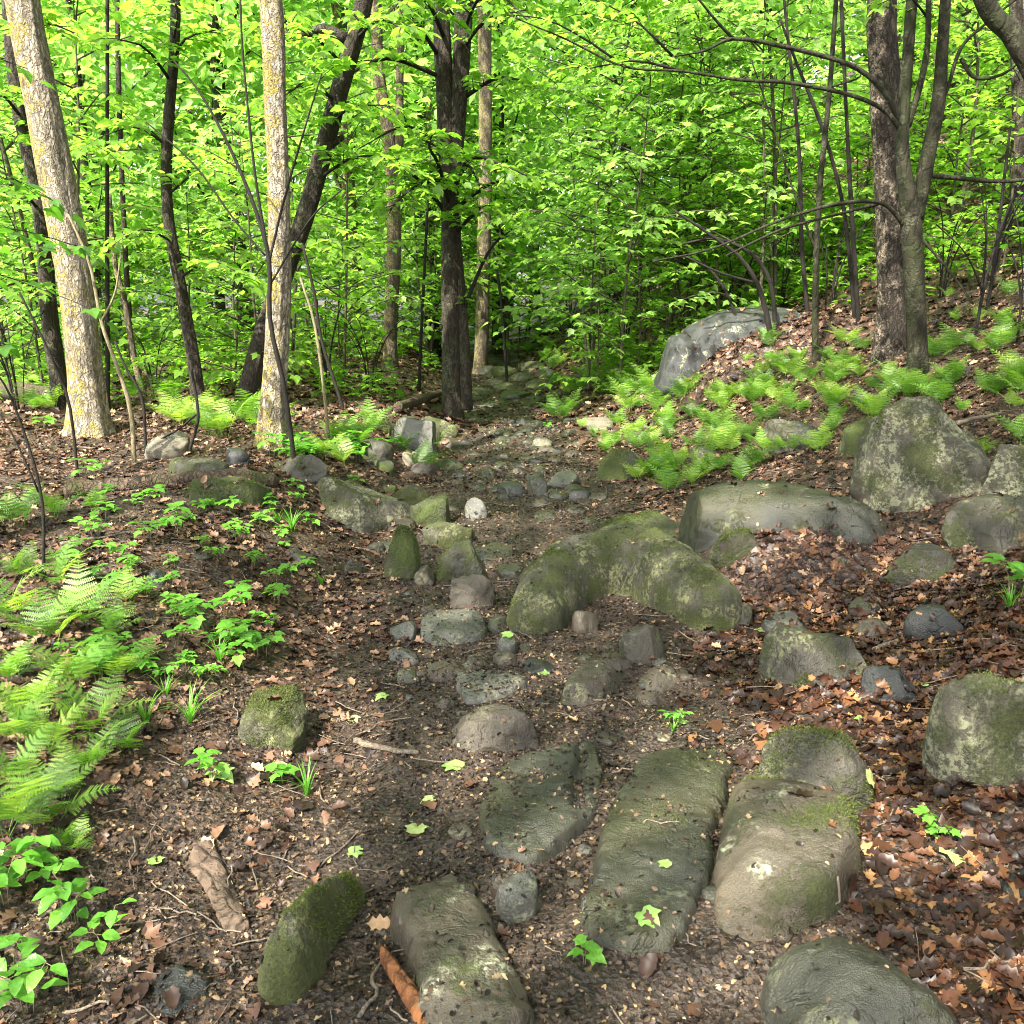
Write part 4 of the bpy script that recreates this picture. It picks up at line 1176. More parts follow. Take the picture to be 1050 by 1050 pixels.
# thin stems and saplings drawn through the photograph's pixels
STEMS = [
 ('very thin straight dark stem right of the far left sunlit trunk', [(111, 420, 6), (110, 300, 6), (110, 150, 5), (110, -10, 5)], 'bark_thin', [], None),
 ('thin stem bending left above the pale flat rock', [(140, 500, 6), (134, 420, 6), (118, 370, 5), (104, 330, 5), (92, 270, 4), (70, 220, 3)], 'bark_tan', [([(104, 330, 4), (118, 300, 3), (124, 260, 2)],)], 6.6),
 ('short thin dark stem left of the maple seedlings', [(150, 470, 4), (146, 410, 4), (128, 375, 3), (118, 350, 3)], 'bark_thin', [], 6.9),
 ('dark sapling with three long forks in front of the straight pale trunk', [(302, 470, 6), (292, 400, 6), (277, 330, 6), (276, 268, 6), (262, 215, 5), (235, 150, 4), (205, 95, 3), (178, 62, 2)], 'bark_thin', [([(276, 268, 5), (263, 190, 4), (254, 110, 3.5), (248, 40, 3), (246, -20, 3)],), ([(276, 268, 4), (290, 210, 3.5), (310, 140, 3), (330, 75, 2)],), ([(272, 262, 3), (240, 225, 3), (200, 170, 2.5), (150, 125, 2)],), ([(278, 290, 3), (318, 225, 2.5), (350, 195, 2)],)], 6.7),
 ('pale tan sapling right of the straight pale trunk', [(337, 452, 5), (331, 390, 4), (322, 330, 4), (308, 285, 3)], 'bark_tan', [], None),
 ('slim stem behind the mossy ledge in the sunlit ferns', [(197, 500, 4), (201, 440, 4), (203, 420, 4), (195, 370, 3)], 'bark_thin', [([(201, 425, 3), (175, 445, 2.5), (120, 470, 2)],)], 6.9),
 ('thin crooked twig stem among the far left ferns', [(45, 595, 5), (44, 520, 4), (30, 460, 4), (10, 405, 3), (-5, 380, 2)], 'bark_thin', [([(40, 505, 3), (15, 450, 2.5), (0, 425, 2)],)], None),
 ('thin leaning stem above the fallen log on the left', [(80, 490, 4), (70, 410, 4), (45, 350, 3), (20, 300, 3)], 'bark_thin', [], None),
 ('tall thin stem rising by the grey outcrop, leaning right at the top', [(836, 372, 10), (836, 300, 9), (840, 200, 8), (850, 100, 7), (858, -10, 6)], 'bark_moss_shaded', [([(838, 260, 4), (815, 200, 3), (790, 120, 2.5), (770, 60, 2)],), ([(850, 90, 3), (880, 80, 2.5), (882, 70, 2)],)], None),
 ('thin dark stem left of the tall leaning one by the outcrop', [(828, 322, 6), (822, 250, 6), (819, 150, 5), (806, 20, 4), (803, -10, 4)], 'bark_thin', [], None),
 ('straight thin stem close to the rough barked trunk', [(880, 330, 6), (874, 230, 6), (868, 120, 5), (862, -10, 5)], 'bark_thin', [], None),
 ('thin stem slanting left between the outcrop and rough trunk', [(876, 326, 6), (866, 220, 5), (846, 140, 5), (815, 60, 4), (800, 20, 3)], 'bark_thin', [], None),
 ('short dark arching stem rising from the left of the outcrop', [(790, 345, 8), (780, 300, 7), (760, 265, 5), (720, 235, 4), (690, 215, 3)], 'bark_thin', [([(775, 290, 4), (740, 280, 3), (700, 262, 2)],)], None),
 ('curved dark stem standing on the outcrop leaves', [(795, 338, 7), (790, 290, 6), (770, 260, 5), (735, 245, 4), (700, 250, 3)], 'bark_thin', [], None),
 ('thin stem bending over the tall mossy rock', [(760, 345, 4), (745, 300, 4), (720, 270, 3), (690, 262, 2)], 'bark_thin', [], None),
 ('dark wavy stem right of the forked tree', [(1012, 320, 5), (1022, 250, 4), (1030, 180, 4), (1036, 130, 3)], 'bark_thin', [], None),
 ('thin stem with bare twigs on the right slope', [(1000, 345, 4), (1008, 300, 4), (1024, 240, 3), (1040, 200, 2)], 'bark_thin', [([(1008, 300, 3), (990, 260, 2), (960, 230, 2)],)], None),
 ('slender dark stem left of the grey lichen trunk', [(352, 420, 5), (330, 350, 4), (322, 300, 4), (310, 250, 3)], 'bark_thin', [], None),
 ('slim dark pole just right of the grey lichen trunk', [(430, 415, 5), (432, 340, 4), (436, 260, 4), (440, 180, 3)], 'bark_thin', [], 12.5),
 ('thin dark stem by the trail beyond the double trunked tree', [(520, 378, 4), (514, 310, 4), (505, 250, 3)], 'bark_thin', [], 15),
 ('dark trunk far in the left background behind the curving slender trunk', [(138, 400, 8), (133, 330, 8), (128, 250, 7), (122, 100, 7), (120, -10, 6)], 'bark_dark', [], 13),
 ('pinkish leaning stem in the left background', [(147, 400, 9), (138, 370, 8), (128, 310, 8), (118, 270, 7), (112, 200, 6)], 'bark_grey', [], 11),
]
for i, (lb, p, mt, lm, y) in enumerate(STEMS):
    p = [(a, b, c * .78) for a, b, c in p]
    lm = [([(a, b, c * .75) for a, b, c in l[0]],) for l in lm]
    tree(lb, p, mt, 0, 0, limbs=lm, y=y, seed=40 + i, name='sapling', cat='sapling', seg=8)

# leafy twigs hanging into the left of the picture from a sapling outside it
def side_sapling(label, base, H, sprs, leafmat, seed):
    q = np.random.default_rng(seed)
    b = np.array([base[0], base[1], float(terr(*base, False))])
    root = empty('maple_sapling', b); tag(root, label, 'sapling')
    mb = MB(); P = spline([b - [0, 0, .1], b + [.05, 0, H * .5], b + [-.05, .05, H]], 24)
    tube(mb, P, np.linspace(.03, .008, 24), 8, .05)
    tr = obj('trunk', mb.mesh('trunk', True, b), M['bark_thin'], root)
    LV = []
    for s in sprs:
        m = MB(); spray(m, LV, s, .008, q, .4, .15, .08, .3, (.08, .13))
        obj('branch', m.mesh('branch', True, b), M['bark_thin'], tr)
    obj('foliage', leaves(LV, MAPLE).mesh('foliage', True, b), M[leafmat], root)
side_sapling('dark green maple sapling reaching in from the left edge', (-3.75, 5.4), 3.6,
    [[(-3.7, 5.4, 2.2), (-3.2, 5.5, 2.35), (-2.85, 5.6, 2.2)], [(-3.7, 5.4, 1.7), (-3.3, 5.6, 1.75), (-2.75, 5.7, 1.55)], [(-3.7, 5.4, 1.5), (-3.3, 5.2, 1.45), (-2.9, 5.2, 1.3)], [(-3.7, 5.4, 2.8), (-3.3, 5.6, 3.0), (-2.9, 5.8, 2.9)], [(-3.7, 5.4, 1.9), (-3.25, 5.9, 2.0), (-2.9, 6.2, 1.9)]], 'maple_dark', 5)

# ---- understory maples: a few grown once, then copied
def grow_maple(seed, H, spread, nb, mat, low=.15, lsize=(.09, .14), tmpl=MAPLE, bark='bark_twig', lstep=.09, step=.2, tl=.55):
    q = np.random.default_rng(seed)
    root = empty('young_maple', (0, 0, 0))
    lean = q.normal(0, .06, 2)
    P = spline([(0, 0, -.15), (lean[0] * H * .3 + q.normal(0, .05), lean[1] * H * .3, H * .33), (lean[0] * H * .7, lean[1] * H * .7 + q.normal(0, .08), H * .7), (lean[0] * H, lean[1] * H, H)], 30)
    mb = MB(); tube(mb, P, np.linspace(.008 + .0042 * H, .004, 30), 7, .05, 6, 0, seed)
    LV = []
    for i in range(nb):
        t = low + (1 - low) * (i + q.uniform(-.3, .3)) / nb
        a = P[int(np.clip(t, 0, 1) * 29)]
        az = i * 2.4 + q.normal(0, .3)
        L = spread * (1 - .55 * t) * q.uniform(.6, 1.15)
        o = np.array([math.cos(az), math.sin(az), 0])
        e = q.uniform(.15, .55)
        pth = [a, a + o * L * .4 + np.array([0, 0, L * .4 * e]), a + o * L * .75 + np.array([0, 0, L * .6 * e]), a + o * L + np.array([0, 0, L * (.62 * e - .06)])]
        spray(mb, LV, pth, .006 + .004 * L, q, tl, step, lstep, .2, lsize, .18)
    obj('trunk', mb, M[bark], root)
    obj('crown', leaves(LV, tmpl), M[mat], root)
    return root, len(LV)

PROTO = []
for i, (H, sp, nb) in enumerate([(4.2, 1.7, 22), (5.2, 2.0, 26), (3.0, 1.5, 16), (6.0, 2.1, 28), (2.2, 1.2, 12), (4.6, 2.0, 20)]):
    PROTO.append(grow_maple(100 + i, H, sp, nb, 'maple' if i % 3 else 'maple_far', low=[.18, .3, .12, .35, .15, .22][i], lstep=.095, step=.2))
print('proto leaves', [p[1] for p in PROTO])
used = set()
def place_tree(k, x, y, s, label, group, name='young_maple', z=None):
    r = PROTO[k][0]
    o = r if k not in used else copy_tree(r)
    used.add(k)
    o.name = name
    o.location = (x, y, float(terr(x, y, False)))
    o.rotation_euler = (0, 0, random.uniform(0, 6.28))
    o.scale = (s, s, s * random.uniform(.9, 1.1))
    tag(o, label, 'tree', group)
    return o

def clear_of_view(x, y):
    """keep the trail's line of sight and the space before the named trunks free"""
    px = 525 + F * x / y
    if y < 17 and 395 < px < 600 and y > 0: return False
    if y < 9.6: return False
    if y < 12.5 and px < 330: return y > 10.2
    return True

zones = [
 (38, (-15, -1.0), (10.2, 24), 'bright green young maple in the undergrowth left of the double trunked tree', 'young maples of the left background', (.8, 1.25)),
 (16, (.7, 4.6), (11.8, 16), 'bright young maple leaning over the fern bank right of the trail', 'young maples over the fern bank', (.75, 1.1)),
 (26, (-2.5, 4.5), (17, 30), 'young maple in the leafy middle beyond the bend of the trail', 'young maples beyond the trail bend', (.9, 1.4)),
 (44, (4.5, 17), (10.5, 28), 'young maple on the leafy slope behind the forked tree', 'young maples of the right slope', (.8, 1.25)),
]
for n, xr, yr, lb, gr, sr in zones:
    c = 0
    for _ in range(4000):
        if c >= n: break
        y = random.uniform(*yr); x = random.uniform(*xr)
        if abs(x / y) > .72 or not clear_of_view(x, y): continue
        px = 525 + F * x / y
        if 560 < px < 900 and y < 11.8: continue
        place_tree(random.randrange(6), x, y, random.uniform(*sr), lb, gr)
        c += 1
c = 0
for _ in range(4000):
    if c >= 46: break
    y = random.uniform(11, 26); x = random.uniform(-15, 9)
    px = 525 + F * x / y
    if abs(x / y) > .72 or (360 < px < 620 and y < 22) or (690 < px < 960 and y < 12.5): continue
    place_tree(4, x, y, random.uniform(.8, 1.5), 'low bushy maple filling the undergrowth of the background', 'low bushy maples of the undergrowth'); c += 1
c = 0
for _ in range(4000):
    if c >= 34: break
    y = random.uniform(9.3, 20); x = random.uniform(3.6, 14)
    px = 525 + F * x / y
    if px > 1130 or (px < 970 and y < 12): continue
    place_tree(4 if c % 3 else 2, x, y, random.uniform(.5, 1.2), 'low bushy maple on the slope right of the forked tree', 'low bushy maples of the right slope'); c += 1
for k, x, y, s, lb in [(4, 1.15, 12.2, .9, 'low maple bush whose sprays hang above the right bank ferns'), (2, 2.2, 13.2, 1.0, 'maple with flat leaf layers rising behind the left of the grey outcrop'), (1, 3.0, 13.0, .85, 'taller maple spreading flat layers behind the grey outcrop'),
                   (0, 1.1, 12.8, .85, 'maple spreading over the far stretch of trail from the right'), (5, 3.6, 12.5, .8, 'maple filling the gap between outcrop and rough barked trunk')]:
    place_tree(k, x, y, s, lb, None)

# ---- tall trees of the background
def grow_tall(seed, H, r, n, z0, bark):
    q = np.random.default_rng(seed)
    root = empty('tall_tree', (0, 0, 0))
    P = spline([(0, 0, -.3), (q.normal(0, .2), q.normal(0, .2), H * .4), (q.normal(0, .4), q.normal(0, .4), H)], 34)
    mb = MB(); tube(mb, P, np.linspace(.19, .03, 34), 12, .08, 8, .4, seed)
    cm, ctr = crown((0, 0, (H + z0) / 2), (r, r, (H - z0) / 2), n, .26, q, False, SIMPLE, 1.1)
    for c in ctr[:16]:
        a = P[int(np.clip((c[2] - .8) / H, .15, .95) * 33)]
        tube(mb, spline([a, (a + c) / 2 + [0, 0, .25], c], 8), np.linspace(.04, .01, 8), 5)
    obj('trunk', mb, M[bark], root)
    obj('crown', cm, M['maple_far'], root)
    return root
TALL = [grow_tall(301, 15, 3.4, 5200, .3, 'bark_dark'), grow_tall(302, 18, 3.8, 5600, .8, 'bark_grey'), grow_tall(303, 12, 3.2, 4600, .2, 'bark_dark'), grow_tall(304, 20, 4.2, 6200, .5, 'bark_dark')]
usedt = set()
def place_tall(k, x, y, s, label, group):
    o = TALL[k] if k not in usedt else copy_tree(TALL[k])
    usedt.add(k)
    o.location = (x, y, float(terr(x, y, False)))
    o.rotation_euler.z = random.uniform(0, 6.28)
    o.scale = (s, s, s)
    tag(o, label, 'tree', group)
rr = 0
for ring, (d0, d1, n) in enumerate([(20, 28, 15), (28, 38, 17), (38, 52, 18), (55, 72, 16)]):
    for i in range(n):
        a = -.68 + 1.36 * (i + random.uniform(.2, .8)) / n
        d = random.uniform(d0, d1)
        x, y = d * math.sin(a), d * math.cos(a)
        place_tall(rr % 4, x, y, random.uniform(.85, 1.2), ['tall leafy tree closing the view among the nearer background', 'tall leafy tree in the deeper background', 'tall leafy tree far back in the woods', 'tall leafy tree at the very back of the woods'][ring], ['nearer background trees', 'deeper background trees', 'far back trees', 'rearmost trees'][ring])
        rr += 1

# ---- unseen tall trees added beside and behind the viewer so their crowns shade the trail
def shade_tree(label, x, y, H, c, r, n, seed):
    q = np.random.default_rng(seed)
    b = np.array([x, y, float(terr(x, y, False))])
    root = empty('forest_tree', b); tag(root, label, 'tree')
    P = spline([b - [0, 0, .3], b + [.1, 0, H * .4], b + [0, .1, H]], 50)
    mb = MB(); tube(mb, P, np.linspace(.22, .06, 50), 20, .08, 8, .5, seed)
    cm, ctr = crown(c, r, n, .16, q)
    for k in ctr[:20]:
        a = P[int(q.uniform(.55, .98) * 49)]
        tube(mb, spline([a, (a + k) / 2 + [0, 0, .4], k], 9), np.linspace(.05, .012, 9), 6)
    obj('trunk', mb.mesh('trunk', True, b), M['bark_dark'], root)
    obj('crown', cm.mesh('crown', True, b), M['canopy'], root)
shade_tree('unseen overhanging tree behind the viewer on the left, added to shade the trail', -4.0, -3.6, 9, (-3.2, -1.8, 7.2), (3.2, 3.0, 1.5), 3900, 401)
shade_tree('unseen overhanging tree behind the viewer on the right, added to shade the step stones', 2.2, -3.2, 9.5, (.2, -.7, 7.4), (3.0, 3.2, 1.5), 3300, 402)
shade_tree('unseen overhanging tree on the left bank beside the viewer, added for its shade', -4.6, 2.2, 9.5, (-3.4, 1.5, 7.4), (2.6, 2.4, 1.4), 2600, 403)
shade_tree('unseen overhanging tree on the right slope beside the viewer, added for its shade', 5.2, 2.6, 9.5, (1.6, 2.3, 7.3), (3.0, 2.8, 1.4), 3200, 404)

# ------------------------------------------------------------------ shrubs with dark arching stems
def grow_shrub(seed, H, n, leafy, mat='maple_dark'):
    q = np.random.default_rng(seed)
    root = empty('arching_shrub', (0, 0, 0))
    LV = []
    for i in range(n):
        az = q.uniform(0, 6.28); L = H * q.uniform(.6, 1.15)
        o = np.array([math.cos(az), math.sin(az), 0]); sp = q.uniform(.3, .9)
        mb = MB()
        pth = [np.array([0, 0, -.08]) + o * .05, o * L * .12 * sp + [0, 0, L * .35], o * L * .42 * sp + [0, 0, L * .72], o * L * sp + [0, 0, L * q.uniform(.75, 1)]]
        spray(mb, LV, pth, q.uniform(.009, .017), q, .5, .3, .13, .35, (.06, .10), .1, 2.2, False, 6, leafy)
        obj('stem', mb, M['bark_thin'], root)
    m = leaves(LV, MAPLE)
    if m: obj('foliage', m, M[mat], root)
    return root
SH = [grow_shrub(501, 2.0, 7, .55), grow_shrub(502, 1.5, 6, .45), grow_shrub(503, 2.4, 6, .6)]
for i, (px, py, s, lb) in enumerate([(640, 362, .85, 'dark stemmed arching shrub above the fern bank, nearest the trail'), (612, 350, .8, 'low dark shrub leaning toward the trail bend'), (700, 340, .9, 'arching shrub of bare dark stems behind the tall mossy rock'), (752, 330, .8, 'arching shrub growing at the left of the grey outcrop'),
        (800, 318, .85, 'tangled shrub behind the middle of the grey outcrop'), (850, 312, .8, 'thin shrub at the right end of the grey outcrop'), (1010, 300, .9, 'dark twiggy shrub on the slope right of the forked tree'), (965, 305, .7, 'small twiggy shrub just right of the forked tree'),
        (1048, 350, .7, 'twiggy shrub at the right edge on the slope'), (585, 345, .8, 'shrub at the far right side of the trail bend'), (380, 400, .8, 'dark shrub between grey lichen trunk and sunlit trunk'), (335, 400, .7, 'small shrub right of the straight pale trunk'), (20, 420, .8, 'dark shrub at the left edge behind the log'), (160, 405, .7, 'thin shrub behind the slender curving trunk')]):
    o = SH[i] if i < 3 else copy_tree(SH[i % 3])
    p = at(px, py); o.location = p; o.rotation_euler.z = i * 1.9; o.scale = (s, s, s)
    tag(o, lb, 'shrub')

# ------------------------------------------------------------------ ferns
def frond(mb, L, q, az, base, up=.9):
    n = 17
    s = np.linspace(0, 1, n * 2)
    el0 = up + q.normal(0, .12)
    el = el0 - s ** 1.3 * q.uniform(.9, 1.4)
    ds = L / (len(s) - 1)
    hx = np.r_[0, np.cumsum(np.cos(el) * ds)[:-1]]; hz = np.r_[0, np.cumsum(np.sin(el) * ds)[:-1]]
    o = np.array([math.cos(az), math.sin(az), 0]); sd = np.array([-o[1], o[0], 0])
    bend = q.normal(0, .12)
    P = base + o * hx[:, None] + np.array([0, 0, 1]) * hz[:, None] + sd * (bend * L * s ** 2)[:, None]
    tube(mb, P, np.linspace(.0026, .0008, len(P)), 3, cap=False)
    T = norm(np.gradient(P, axis=0))
    Nn = norm(np.cross(sd[None], T)); Nn = Nn * np.where(Nn[:, 2:] < 0, -1, 1)
    for i in range(n):
        t = .2 + .8 * (i + .5) / n
        k = min(int(t * (len(P) - 1)), len(P) - 1)
        l = L * .30 * min(1, (t - .12) / .22) * (1 - t) ** .75 * 1.25
        if l < .008: continue
        for sg in (1, -1):
            d = unit(sd * sg + T[k] * .38 + Nn[k] * q.normal(.02, .1))
            m = 9
            u = np.arange(m) / m
            wv = l * .17 * (1 - u ** 1.4) + .002
            c0 = P[k] + d * (u * l)[:, None] - Nn[k] * (u ** 2 * l * .15)[:, None]
            c1 = P[k] + d * ((u + .92 / m) * l)[:, None] - Nn[k] * (u ** 2 * l * .15)[:, None]
            sb = np.cross(Nn[k], d)
            for s2 in (1, -1):
                tip = c0 + d * (l * .075) + sb * s2 * wv[:, None] + d * wv[:, None] * .25
                tip2 = c1 + sb * s2 * wv[:, None] * .8
                V = np.stack([c0, c1, tip2, tip], 1).reshape(-1, 3)
                f = np.arange(m)[:, None] * 4 + np.array([0, 1, 2, 3] if s2 > 0 else [3, 2, 1, 0])
                mb.add(V, None, f)

def grow_fern(seed, nf, L, parts=True):
    q = np.random.default_rng(seed)
    root = empty('fern', (0, 0, 0))
    one = MB()
    for i in range(nf):
        mb = MB() if parts else one
        frond(mb, L * q.uniform(.7, 1.15), q, i * 6.283 / nf + q.normal(0, .35), np.array([q.normal(0, .03), q.normal(0, .03), 0]), q.uniform(.9, 1.4))
        if parts: obj('frond', mb, M['fern'], root)
    if not parts: obj('fronds', one, M['fern'], root)
    return root
FERN = [grow_fern(601, 6, .42), grow_fern(602, 5, .48), grow_fern(603, 7, .38), grow_fern(604, 4, .5)]
FARF = [grow_fern(611, 5, .5, False), grow_fern(612, 4, .44, False), grow_fern(613, 6, .46, False)]
cnt = {'n': 0, 'f': 0}
def fern(px, py, s, label, group=None, far=False, jit=0):
    p = at(px, py)
    if far and tmask(p[0], p[1]) > .35: return
    if not far: s = s * .86
    if jit: p = p + np.array([random.gauss(0, jit), random.gauss(0, jit), 0])
    p[2] = float(terr(p[0], p[1]))
    A, k = (FARF, 'f') if far else (FERN, 'n')
    i = cnt[k]; cnt[k] += 1
    o = A[i] if i < len(A) else copy_tree(A[i % len(A)])
    o.location = p - np.array([0, 0, .01]); o.rotation_euler = (random.gauss(0, .1), random.gauss(0, .1), random.uniform(0, 6.28)); o.scale = (s, s, s)
    tag(o, label, 'fern', group)
NEARF = [(20, 540, 1.0, 'tall fern spreading at the left edge below the log'), (60, 530, .8, 'fern beside the thin crooked twig stem'), (95, 520, .6, 'small fern right of the crooked twig stem'),
 (8, 640, .9, 'sunlit pale green fern at the left edge, halfway down'), (45, 660, .8, 'sunlit fern in the middle of the left patch'), (85, 640, .8, 'fern at the top of the left foreground patch'), (115, 650, .7, 'fern at the right top of the left foreground patch'),
 (75, 710, .8, 'sunlit upright fern in the left foreground patch'), (100, 750, .7, 'bright fern at the right of the left foreground patch'), (30, 730, .7, 'pale fern low in the left foreground patch'), (10, 700, .8, 'pale sunlit fern cut off by the left edge'),
 (125, 775, .6, 'fern at the lower right tip of the left patch'), (40, 850, .7, 'fern just above the broad leaved herb'), (5, 860, .8, 'fern at the left edge above the broad leaved herb'), (75, 870, .45, 'small dark fern between herb and bare bank'), (20, 800, .6, 'fern in the shade at the left edge'), (140, 690, .5, 'small fern beside the narrow grass tuft')]
NEARF += [(60, 600, .7, 'fern at the very top of the left patch'), (25, 590, .7, 'pale fern above the sunlit left patch'), (55, 770, .7, 'fern on the shaded soil below the sunlit left patch'), (110, 700, .7, 'fern right of the upright sunlit one'), (90, 790, .6, 'fern at the lowest point of the left patch'), (15, 760, .8, 'fern cut by the left edge below the sunlit patch'), (130, 620, .6, 'fern below the pale seedling on the left bank'), (60, 820, .6, 'fern just above the herbs at the left')]
for a in NEARF: fern(a[0], a[1], a[2], a[3])
for c, (lst, lb, gr, s, n, sx, sy) in enumerate([
  ([(430, 480), (455, 490), (465, 505), (445, 470), (470, 475)], 'bright fern in the patch left of the far trail, above the slanting rock', 'ferns left of the far trail', .75, 12, 16, 12),
  ([(345, 465), (370, 455), (385, 470)], 'fern beside the dark rock right of the sunlit trunk', 'ferns by the sunlit trunk', .8, 7, 14, 8),
  ([(225, 445), (240, 440), (200, 430), (170, 425)], 'sunlit pale fern between the two sunlit trunks', 'ferns between the sunlit trunks', 1.0, 12, 20, 8),
  ([(560, 400), (585, 395), (610, 390), (570, 380), (640, 395), (660, 410)], 'fern on the bank right of the trail bend', 'ferns at the trail bend', .85, 44, 30, 14),
  ([(610, 450), (640, 440), (660, 460), (700, 470), (730, 450), (680, 440), (745, 470), (690, 490), (775, 425), (810, 415), (835, 450), (725, 405), (760, 450), (600, 420)], 'fern on the right bank above the trail, below the outcrop', 'right bank ferns', .62, 78, 40, 18),
  ([(740, 410), (790, 385), (820, 380), (845, 375), (760, 400), (850, 400)], 'fern in front of the grey outcrop', 'ferns before the outcrop', .62, 36, 32, 14),
  ([(880, 420), (900, 410), (920, 390), (950, 400), (960, 380), (990, 400)], 'fern at the foot of the forked tree', 'ferns by the forked tree', .6, 26, 30, 14),
  ([(1000, 330), (1030, 390), (1040, 410), (1020, 360), (980, 320), (1045, 330)], 'fern on the slope at the right edge', 'ferns of the right slope', .62, 34, 34, 26),
  ([(560, 360), (600, 360), (640, 370), (680, 360)], 'far fern under the arching shrubs', 'ferns under the shrubs', 1.0, 12, 22, 8),
  ([(30, 420), (60, 400), (20, 380), (150, 400)], 'fern near the fallen log at the far left', 'ferns by the left log', .9, 8, 20, 8)]):
    for i in range(n):
        b = lst[i % len(lst)]
        fern(b[0] + random.gauss(0, sx), b[1] + random.gauss(0, sy), s * random.uniform(.7, 1.15), lb, gr, True)

# ------------------------------------------------------------------ green ground cover far under the trees
def ground_cover(label, boxes, n):
    LV = []
    q = np.random.default_rng(77)
    for _ in range(n):
        x0, x1, y0, y1 = boxes[q.integers(len(boxes))]
        x, y = q.uniform(x0, x1), q.uniform(y0, y1)
        if tmask(x, y) > .2 or fbm(x * .6, y * .6, 1.5, 2) < -.25: continue
        z = float(terr(x, y, False)); h = q.uniform(.08, .45)
        for k in range(q.integers(4, 9)):
            a = q.uniform(0, 6.28)
            d = np.array([math.cos(a), math.sin(a), q.normal(-.1, .2)])
            LV.append((np.array([x, y, z + h * q.uniform(.5, 1)]) + d * .06, d, unit(np.array([q.normal(0, .3), q.normal(0, .3), 1])), q.uniform(.07, .13)))
    tag(obj('ground_cover', leaves(LV, MAPLE), M['maple']), label, 'ground cover', None, 'stuff')
ground_cover('low leafy ground cover on the far forest floor', [(-11, -1.3, 9.8, 17), (-14, -1.5, 14, 24), (1.2, 4.5, 12, 19), (4.4, 11, 8.5, 18), (4, 12, 10, 18)], 3600)

# ------------------------------------------------------------------ seedlings, herbs, grass
def grow_seedling(seed, n, h, ls, tmpl, mat, name):
    q = np.random.default_rng(seed)
    root = empty(name, (0, 0, 0))
    st, LV = MB(), []
    for i in range(n):
        az = q.uniform(0, 6.28); o = np.array([math.cos(az), math.sin(az), 0])
        b = o * q.uniform(0, .05); hh = h * q.uniform(.5, 1.1)
        P = spline([b - [0, 0, .01], b + o * .01 + [0, 0, hh * .6], b + o * hh * .3 + [0, 0, hh]], 6)
        tube(st, P, np.linspace(.0022, .0012, 6), 4)
        for k in range(3 if tmpl is MAPLE else 5):
            a2 = az + k * (2.1 if tmpl is MAPLE else 1.3) + q.normal(0, .2); d = np.array([math.cos(a2), math.sin(a2), q.normal(-.05, .15)])
            u = P[-1] if tmpl is MAPLE else P[min(5, 2 + k)]
            LV.append((u + d * ls * .25, d, unit(np.array([q.normal(0, .2), q.normal(0, .2), 1]) - d * .1), ls * q.uniform(.7, 1.15)))
            tube(st, np.array([u, u + d * ls * .25]), .0012, 3, cap=False)
    obj('stem', st, M['bark_tan'], root)
    obj('foliage', leaves(LV, tmpl), M[mat], root)
    return root
SEED = [grow_seedling(701, 3, .13, .075, MAPLE, 'herb', 'maple_seedling'), grow_seedling(702, 2, .10, .085, MAPLE, 'herb', 'maple_seedling'), grow_seedling(703, 5, .12, .06, MAPLE, 'herb', 'maple_seedling')]
BRD = [grow_seedling(711, 3, .16, .085, BROAD, 'herb', 'broad_leaved_herb'), grow_seedling(712, 2, .12, .075, BROAD, 'herb', 'broad_leaved_herb')]
cs = {}
def put(A, px, py, s, label, cat, group=None):
    p = at(px, py); p[2] = float(terr(p[0], p[1]))
    i = cs.get(id(A), 0); cs[id(A)] = i + 1
    o = A[i] if i < len(A) else copy_tree(A[i % len(A)])
    o.location = p; o.rotation_euler = (0, 0, random.uniform(0, 6.28)); o.scale = (s, s, s)
    tag(o, label, cat, group)
for a in [(232, 635, 1.0, 'bushy maple seedling at the edge of the left bank'), (250, 655, 1.0, 'maple seedling leaning over the trail from the left bank'), (265, 672, .9, 'lowest maple seedling of the left bank edge'), (210, 650, .9, 'maple seedling on dead leaves left of the bushy one'),
          (240, 615, .8, 'small maple seedling above the bushy one'), (185, 545, 1.1, 'maple seedling with wide leaves below the mossy ledge'), (150, 525, 1.0, 'maple seedling beneath the end of the mossy ledge'), (235, 525, .9, 'seedling in front of the mossy ledge'), (130, 590, .8, 'pale seedling among dead leaves near the dark small stone'),
          (90, 500, 1.2, 'leafy maple seedling under the far left sunlit trunk'), (45, 440, 1.3, 'maple seedling with dark leaf by the log'), (170, 700, .6, 'tiny seedling on bare soil of the left bank'), (228, 800, .7, 'pale wilting seedling on the bare bank'), (292, 805, .6, 'bright small seedling beside the grass tuft'),
          (1046, 612, 1.2, 'bright green seedling at the right edge by the grey slab'), (325, 545, .8, 'seedling below the brown flat stone'), (300, 590, .7, 'low seedling on leaves above the left trail edge'), (960, 860, .5, 'tiny seedling in the red leaves at the right'), (1030, 770, .6, 'little seedling below the large rounded boulder'), (600, 992, .5, 'small seedling in the mud near the bottom, right of centre'),
          (690, 745, .5, 'tiny seedling at the top corner of the long dark slab'), (370, 500, .7, 'seedling on top edge of the slanting lichen rock'), (560, 440, .7, 'seedling at the right of the far trail')]:
    put(SEED, *a, 'seedling')
for i in range(84):
    px, py = random.uniform(60, 340), random.uniform(505, 700)
    if px > 330 - (py - 505) * .25: continue
    put(SEED, px, py, random.uniform(.4, .85), 'small maple seedling scattered over the dead leaves of the left bank', 'seedling', 'scattered left bank seedlings')
for i in range(22):
    put(SEED, random.uniform(310, 345) + random.gauss(0, 30), random.uniform(455, 475), random.uniform(.8, 1.4), 'leafy seedling in the sun at the foot of the straight pale trunk', 'seedling', 'seedlings at the pale trunk')
